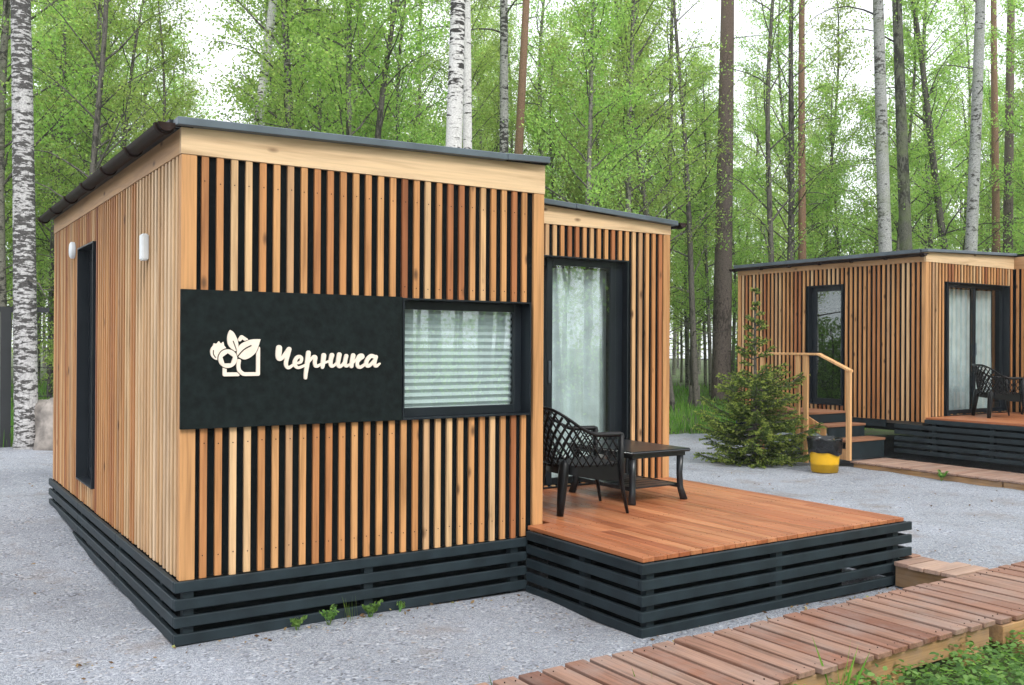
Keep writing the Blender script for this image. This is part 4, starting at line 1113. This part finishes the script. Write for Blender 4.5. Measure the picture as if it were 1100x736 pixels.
for (x, y, az, d) in spots:
    k = rnd.choice([0, 1, 2, 3, 4] if d < 28 else [0, 1, 1, 3, 3, 4])
    if 14.5 < az < 19.2: k = rnd.choice([0, 2, 2])
    if 51 < az < 55: k = rnd.choice([0, 2, 4])
    s = rnd.uniform(.82, 1.2)
    if k not in first:
        o = make_tree('young_tree', (x, y, gz(x, y)-.03), PROTO[k][0], PROTO[k][1], 'young' if k in (1, 3) else 'twig', 'leaf', .068, YL[k], 'tree', YG[k]); first[k] = o
    else:
        o = copy_tree(first[k])
    o.location = (x, y, gz(x, y)-.03); o.rotation_euler = (0, 0, rnd.uniform(0, 6.28)); o.scale = (s, s, s*rnd.uniform(.92, 1.1))

# undergrowth bushes
BUSH = []
for k in range(3):
    mbT = MB(); mbL = MB(); pts = []
    for st in range(5):
        a = st*1.3+k; mb, LP = gen_tree(400+k*10+st, 1.5+.35*k+.3*(st % 3), .018, .25, .75, 14, 34, .06, (.25*math.cos(a), .25*math.sin(a)), (10, 50), .1, 5, 4, .10, .06)
        off = Vector((.12*math.cos(a), .12*math.sin(a), 0))
        mbT.add([Vector(v)+off for v in mb[0].v], mb[0].f, True); mbL.add([Vector(v)+off for v in mb[1].v], mb[1].f, True); pts.append(LP+np.array(off))
    BUSH.append(((mbT, mbL), np.concatenate(pts)))
BL = ['small leafy bush under the trees of the wood', 'medium leafy bush under the trees of the wood', 'larger leafy bush under the trees of the wood']
firstb = {}
bs = []
tries = 0
while len(bs) < 55 and tries < 6000:
    tries += 1
    az = rnd.uniform(-2, 66); d = 16+30*rnd.random()
    x, y = polar(az, d)
    if not clear_of(x, y) or (37 < az < 46.5 and d < 40) or az < 9: continue
    if any((x-p)**2+(y-q)**2 < 1.0 for p, q in bs): continue
    if any(d < td+1 and abs(math.radians(az-ta))*d < .9 for ta, td, tr_ in TA if tr_ > .15): continue
    bs.append((x, y))
    k = rnd.randrange(3)
    if k not in firstb:
        o = make_tree('leafy_bush', (0, 0, 0), BUSH[k][0], BUSH[k][1], 'twig', 'leaf_deep' if k else 'leaf', .07, BL[k], 'bush', ['small bushes', 'medium bushes', 'larger bushes'][k]); firstb[k] = o
    else: o = copy_tree(firstb[k])
    s = rnd.uniform(.8, 1.35); o.location = (x, y, gz(x, y)-.02); o.rotation_euler = (0, 0, rnd.uniform(0, 6.28)); o.scale = (s, s, s)

# the far wood, one mass
def wood_mass(name, az0, az1, d0, d1, n, leaf, h, origin, perleaf, seed, gapf=None):
    r_ = random.Random(seed); mb = MB(); LP = []
    for i in range(n):
        az = math.radians(r_.uniform(az0, az1)); d = d0+(d1-d0)*r_.random()
        if gapf and r_.random() < gapf(math.degrees(az)): continue
        x = origin[0]+math.sin(az)*d; y = origin[1]+math.cos(az)*d; z = gz(x, y); Ht = r_.uniform(*h)
        mb.tube([(x, y, z-.2), (x+r_.uniform(-.3, .3), y, z+Ht*.5), (x+r_.uniform(-.6, .6), y, z+Ht)], [.12, .08, .02], 5, False)
        nc = int(10+Ht*1.6)
        for c in range(nc):
            t = r_.random()**.8; zc = z+.3+(Ht-.3)*t; rr = (.5+1.9*math.sin(min(1, t*1.15+.12)*PI)**.8)*r_.uniform(.3, 1)
            a = r_.uniform(0, 6.28); cx = x+rr*math.cos(a); cy = y+rr*math.sin(a); s = r_.uniform(.35, .75)
            if 1.2 > zc-z and 41 < math.degrees(az) < 47 and name == 'far_wood': continue
            for _ in range(perleaf): LP.append((cx+r_.gauss(0, s), cy+r_.gauss(0, s), zc+r_.gauss(0, s*.6)))
    o = mb.build(name, M['young']); tag(o, kind='stuff')
    P = np.array(LP); V = leaf_quads(P, leaf, .2, .7)
    # leaves join the same object
    me2 = quads_mesh(name+'_leaves', V); bm = bmesh.new(); bm.from_mesh(o.data); nf = len(bm.faces); bm.from_mesh(me2)
    bm.faces.ensure_lookup_table()
    for f in bm.faces[nf:]: f.material_index = 1
    bm.to_mesh(o.data); bm.free(); o.data.materials.append(M['leaf'])
    return o
def far_gap(a):
    if 14.5 < a < 19.5: return .9
    if 51 < a < 55: return .75
    return .08
wood_mass('far_wood', -6, 72, 54, 95, 250, .17, (9, 20), (CAM.x, CAM.y), 24, 11, far_gap)
wood_mass('opposite_wood', 112, 175, 12, 42, 80, .10, (7, 17), (1.0, 0.0), 46, 12)

# ------------------------------------------------------------------ small spruce
def spruce(loc, Ht, label):
    rnd = random.Random(21); mb = MB(); P = []; D = []; TIP = []
    mb.tube([(0, 0, -.1), (.01, 0, Ht*.4), (.0, .01, Ht*.8), (.0, 0, Ht)], [.045, .032, .014, .004], 7)
    lev = 0
    for lev in range(150):
        z = .06+(Ht*.97-.06)*(lev/150)**1.25
        t = z/Ht; R = (1.06*(1-t)**.8 if t < .42 else 1.0*.664*((1-t)/.58)**2.1)+.04
        if t < .10: R *= .9
        for k in range(1):
            if t > .46 and rnd.random() < .6: continue
            a = lev*2.4+rnd.uniform(-.4, .4); L = R*rnd.choice((.55, .8, .95, 1.1))*rnd.uniform(.85, 1.1)
            el = -.05+.6*t+rnd.uniform(-.15, .15)
            q = []
            for i in range(6):
                u = i/5; q.append(Vector((math.cos(a)*L*u*math.cos(el), math.sin(a)*L*u*math.cos(el), z+L*u*math.sin(el)+L*(.12*u*u-.13*math.sin(u*PI)*.6))))
            mb.tube(q, [.011*(1-.8*i/5)+.002 for i in range(6)], 4, False)
            dirb = (q[-1]-q[0]).normalized(); side = Vector((-dirb.y, dirb.x, 0)).normalized()
            nt_ = max(4, int(L*15))
            twigs = [(q[0].lerp(q[-1], .25), q[-1])]
            for m_ in range(nt_):
                u = .18+.8*(m_+rnd.random()*.5)/nt_; ii = min(4, int(u*5)); p = q[ii].lerp(q[ii+1], u*5-ii)
                sl = (.30*L*(1-u*.75)+.06)*rnd.uniform(.7, 1.1)
                for s in (-1, 1):
                    d = (dirb*.75+side*s*.8+Vector((0, 0, rnd.uniform(-.45, .0)))).normalized(); twigs.append((p, p+d*sl))
            for (p, e) in twigs:
                l = (e-p).length; d = (e-p).normalized(); n_ = max(8, int(l*190))
                for _ in range(n_):
                    u = rnd.random(); c = p+d*l*u
                    o_ = Vector((rnd.gauss(0, 1), rnd.gauss(0, 1), rnd.gauss(0, 1)))
                    o_ = (o_-d*o_.dot(d)).normalized()
                    nd = (d*.8+o_*.75).normalized(); c2_ = c+nd*.012
                    P.append(tuple(c2_)); D.append(tuple(nd*2.2)); TIP.append(1 if u > .62 and rnd.random() < .7 else 0)
    root = empty('young_spruce', loc); tag(root, label, 'spruce')
    mb.build('trunk', M['twig'], root)
    V = leaf_quads(np.array(P), .046, 0, .34, .3, np.array(D))
    o = link_mesh('crown', quads_mesh('crown', V), M['spruce'], root); o.data.materials.append(M['spruce_tip'])
    o.data.polygons.foreach_set('material_index', TIP); o.data.update()
spruce((10.02, 4.78, gz(10.02, 4.78)), 2.85, 'small dark green spruce with light tips standing on the gravel by the entry steps')

# ------------------------------------------------------------------ grass, herbs and weeds
def blades(n, fpos, h, wd, name, mat):
    V = np.zeros((n, 4, 3)); r_ = random.Random(9); i = 0
    while i < n:
        p = fpos(r_)
        if p is None: continue
        x, y = p; z = gz(x, y)-.02; a = r_.uniform(0, 6.28); hh = h*r_.uniform(.5, 1.4); w_ = wd*r_.uniform(.6, 1.2); bend = r_.uniform(.1, .6)*hh
        ca, sa = math.cos(a), math.sin(a); b_ = r_.uniform(0, 6.28)
        V[i, 0] = (x-ca*w_, y-sa*w_, z); V[i, 1] = (x+ca*w_, y+sa*w_, z)
        V[i, 2] = (x+ca*w_*.4+bend*math.cos(b_)*.8, y+sa*w_*.4+bend*math.sin(b_)*.8, z+hh); V[i, 3] = (x-ca*w_*.6+bend*math.cos(b_)*.4, y-sa*w_*.6+bend*math.sin(b_)*.4, z+hh*.6)
        i += 1
    o = link_mesh(name, quads_mesh(name, V), mat); tag(o, kind='stuff'); return o
def p_far(r_):
    az = r_.uniform(-2, 64); d = 15+26*r_.random()**1.3
    x, y = polar(az, d)
    if in_yard(x, y) or not clear_of(x, y): return None
    return x, y
blades(42000, p_far, .22, .012, 'forest_grass', M['grass'])

def herbs(name, n, fpos, size, hmax):
    """rosettes of small toothed leaves on short stalks"""
    r_ = random.Random(31); P = []; D = []
    while len(P) < n:
        p = fpos(r_)
        if p is None: continue
        x, y = p; z0 = gz(x, y)-.03; hh = hmax*r_.uniform(.25, 1)
        m_ = r_.randrange(5, 10); rr = r_.uniform(.03, .09)
        for k in range(m_):
            a = k*2*PI/m_+r_.uniform(-.3, .3); P.append((x+rr*math.cos(a), y+rr*math.sin(a), z0+hh+r_.uniform(-.03, .02))); D.append((math.cos(a)*1.6, math.sin(a)*1.6, r_.uniform(-.5, .6)))
    P = np.array(P); D = np.array(D)
    # six-sided leaf
    Nn = len(P); a = RNG.normal(size=(Nn, 3))*.3+D; a /= np.linalg.norm(a, axis=1, keepdims=True)
    b_ = np.cross(a, np.array([0, 0, 1.0])+RNG.normal(size=(Nn, 3))*.35); b_ /= np.linalg.norm(b_, axis=1, keepdims=True)
    L = (size*RNG.uniform(.6, 1.3, size=Nn))[:, None]; nrm = np.cross(b_, a)
    V = np.stack([P-a*L*.5, P-a*L*.2+b_*L*.3+nrm*L*.05, P+a*L*.15+b_*L*.26+nrm*L*.04, P+a*L*.55-nrm*L*.12, P+a*L*.15-b_*L*.26+nrm*L*.04, P-a*L*.2-b_*L*.3+nrm*L*.05], axis=1)
    o = link_mesh(name, quads_mesh(name, V, 6), M['herb']); tag(o, kind='stuff'); return o
def p_near(r_):
    x = r_.uniform(1.9, 7.5); y = r_.uniform(-5.0, -2.50)
    if y > -2.6 and r_.random() < .5: return None
    if r_.random() > sstep(1.7, 2.7, x + (y+2.6)*-.3): return None
    return x, y
herbs('ground_cover', 30000, p_near, .037, .15)

def weed(loc, seed, n, h, label, leaf=.03):
    r_ = random.Random(seed); root = empty('weed', loc); tag(root, label, 'weed')
    mb = MB(); P = []; D = []
    for k in range(n):
        a = r_.uniform(0, 6.28); l = h*r_.uniform(.6, 1.1); e = Vector((math.cos(a)*l*.55, math.sin(a)*l*.4-.01, l*.8)); m_ = e*.5+Vector((0, 0, l*.12))
        mb.tube([(0, 0, -.02), m_, e], [.0028, .002, .0012], 4, False)
        for j in range(7):
            u = .35+.65*j/6; c = m_.lerp(e, (u-.35)/.65)
            for s in (-1, 1): P.append((c.x+s*.012*math.sin(a), c.y-s*.012*math.cos(a), c.z)); D.append((-s*math.sin(a)+math.cos(a)*.5, s*math.cos(a)+math.sin(a)*.5, .2))
    mb.build('stem', M['herb'], root)
    link_mesh('leaf', quads_mesh('leaf', leaf_quads(np.array(P), leaf, 0, .5, .4, np.array(D)*1.5)), M['herb'], root)
weed((.86, -.13, gz(.86, -.13)), 1, 7, .13, 'small feathery weed at the foot of the dark skirting, left of a fuller one')
weed((1.14, -.12, gz(1.14, -.12)), 2, 11, .12, 'fuller green weed at the foot of the dark skirting below the name board')
weed((.66, -.12, gz(.66, -.12)), 3, 5, .09, 'tiny weed at the skirting, leftmost of the three below the name board')
weed((10.80, 2.1, gz(10.8, 2.1)), 4, 10, .16, 'green weed against the light timber edge of the far boardwalk', .04)
def grass_tuft(loc, seed, n, h, label):
    r_ = random.Random(seed); V = np.zeros((n, 4, 3))
    for i in range(n):
        a = r_.uniform(0, 6.28); hh = h*r_.uniform(.5, 1.1); b_ = r_.uniform(0, 6.28); bd = hh*r_.uniform(.1, .4); w_ = .0014
        ca, sa = math.cos(a)*w_, math.sin(a)*w_; ox, oy = r_.gauss(0, .025), r_.gauss(0, .02)
        V[i] = [(ox-ca, oy-sa, -.02), (ox+ca, oy+sa, -.02), (ox+math.cos(b_)*bd, oy+math.sin(b_)*bd, hh), (ox-ca*.8+math.cos(b_)*bd*.46, oy-sa*.8+math.sin(b_)*bd*.46, hh*.55)]
    o = link_mesh('grass_tuft', quads_mesh('grass_tuft', V), M['grass']); o.location = loc; tag(o, label, 'grass tuft'); return o
weed((1.36, -.09, gz(1.36, -.09)), 8, 4, .07, 'single small weed sprig at the skirting, rightmost of the row below the name board', .024)
grass_tuft((1.0, -.11, -.36), 12, 12, .16, 'thin grass tuft between the weeds at the foot of the dark skirting')
grass_tuft((2.52, -2.575, -.40), 5, 7, .32, 'tall thin grass tuft at the front edge of the near boardwalk')
grass_tuft((1.62, -2.2, -.36), 6, 4, .20, 'thin grass growing up between the boardwalk planks near the bottom edge')
grass_tuft((.98, -1.82, -.36), 7, 12, .17, 'short grass tuft at the left end of the near boardwalk')

# dry leaf scraps and needles blown over the gravel
P = []
r_ = random.Random(77)
while len(P) < 700:
    x = r_.uniform(-5, 12); y = r_.uniform(-4.5, 8)
    if not in_yard(x, y) or (-.1 < x < 5.2 and -1.35 < y < 5) or (.5 < x < 8.6 and -2.6 < y < -1.75): continue
    if r_.random() < .25:   # drifts along the skirting and walk edges
        x = r_.uniform(-.6, 5.0); y = -.04 - abs(r_.gauss(0, .14)) if x < 2.35 else (-1.30 - abs(r_.gauss(0, .12)))
    P.append((x, y, gz(x, y)+.012))
P = np.array(P); D = RNG.normal(size=(len(P), 3)); D[:, 2] *= .15
lit = leaf_mat('dry_litter', [(0, (.10, .055, .03)), (.5, (.20, .12, .06)), (.85, (.30, .22, .10)), (1, (.22, .25, .07))], .1)
lo = link_mesh('leaf_litter', quads_mesh('leaf_litter', leaf_quads(P, .026, 0, .5, .6, D*3)), lit); tag(lo, kind='stuff')

# thin forest air
hz = MB(); hz.box(-430, 430, -430, 430, -2.5, 34)
m = bpy.data.materials.new('forest_air'); m.use_nodes = True; ntm = m.node_tree
ntm.nodes.remove(ntm.nodes['Principled BSDF'])
pv = ntm.nodes.new('ShaderNodeVolumePrincipled'); pv.inputs['Color'].default_value = (.95, .99, 1.0, 1); pv.inputs['Density'].default_value = .0010; pv.inputs['Anisotropy'].default_value = .3
ntm.links.new(pv.outputs[0], ntm.nodes['Material Output'].inputs['Volume'])
hz = hz.build('haze', m); tag(hz, kind='stuff')
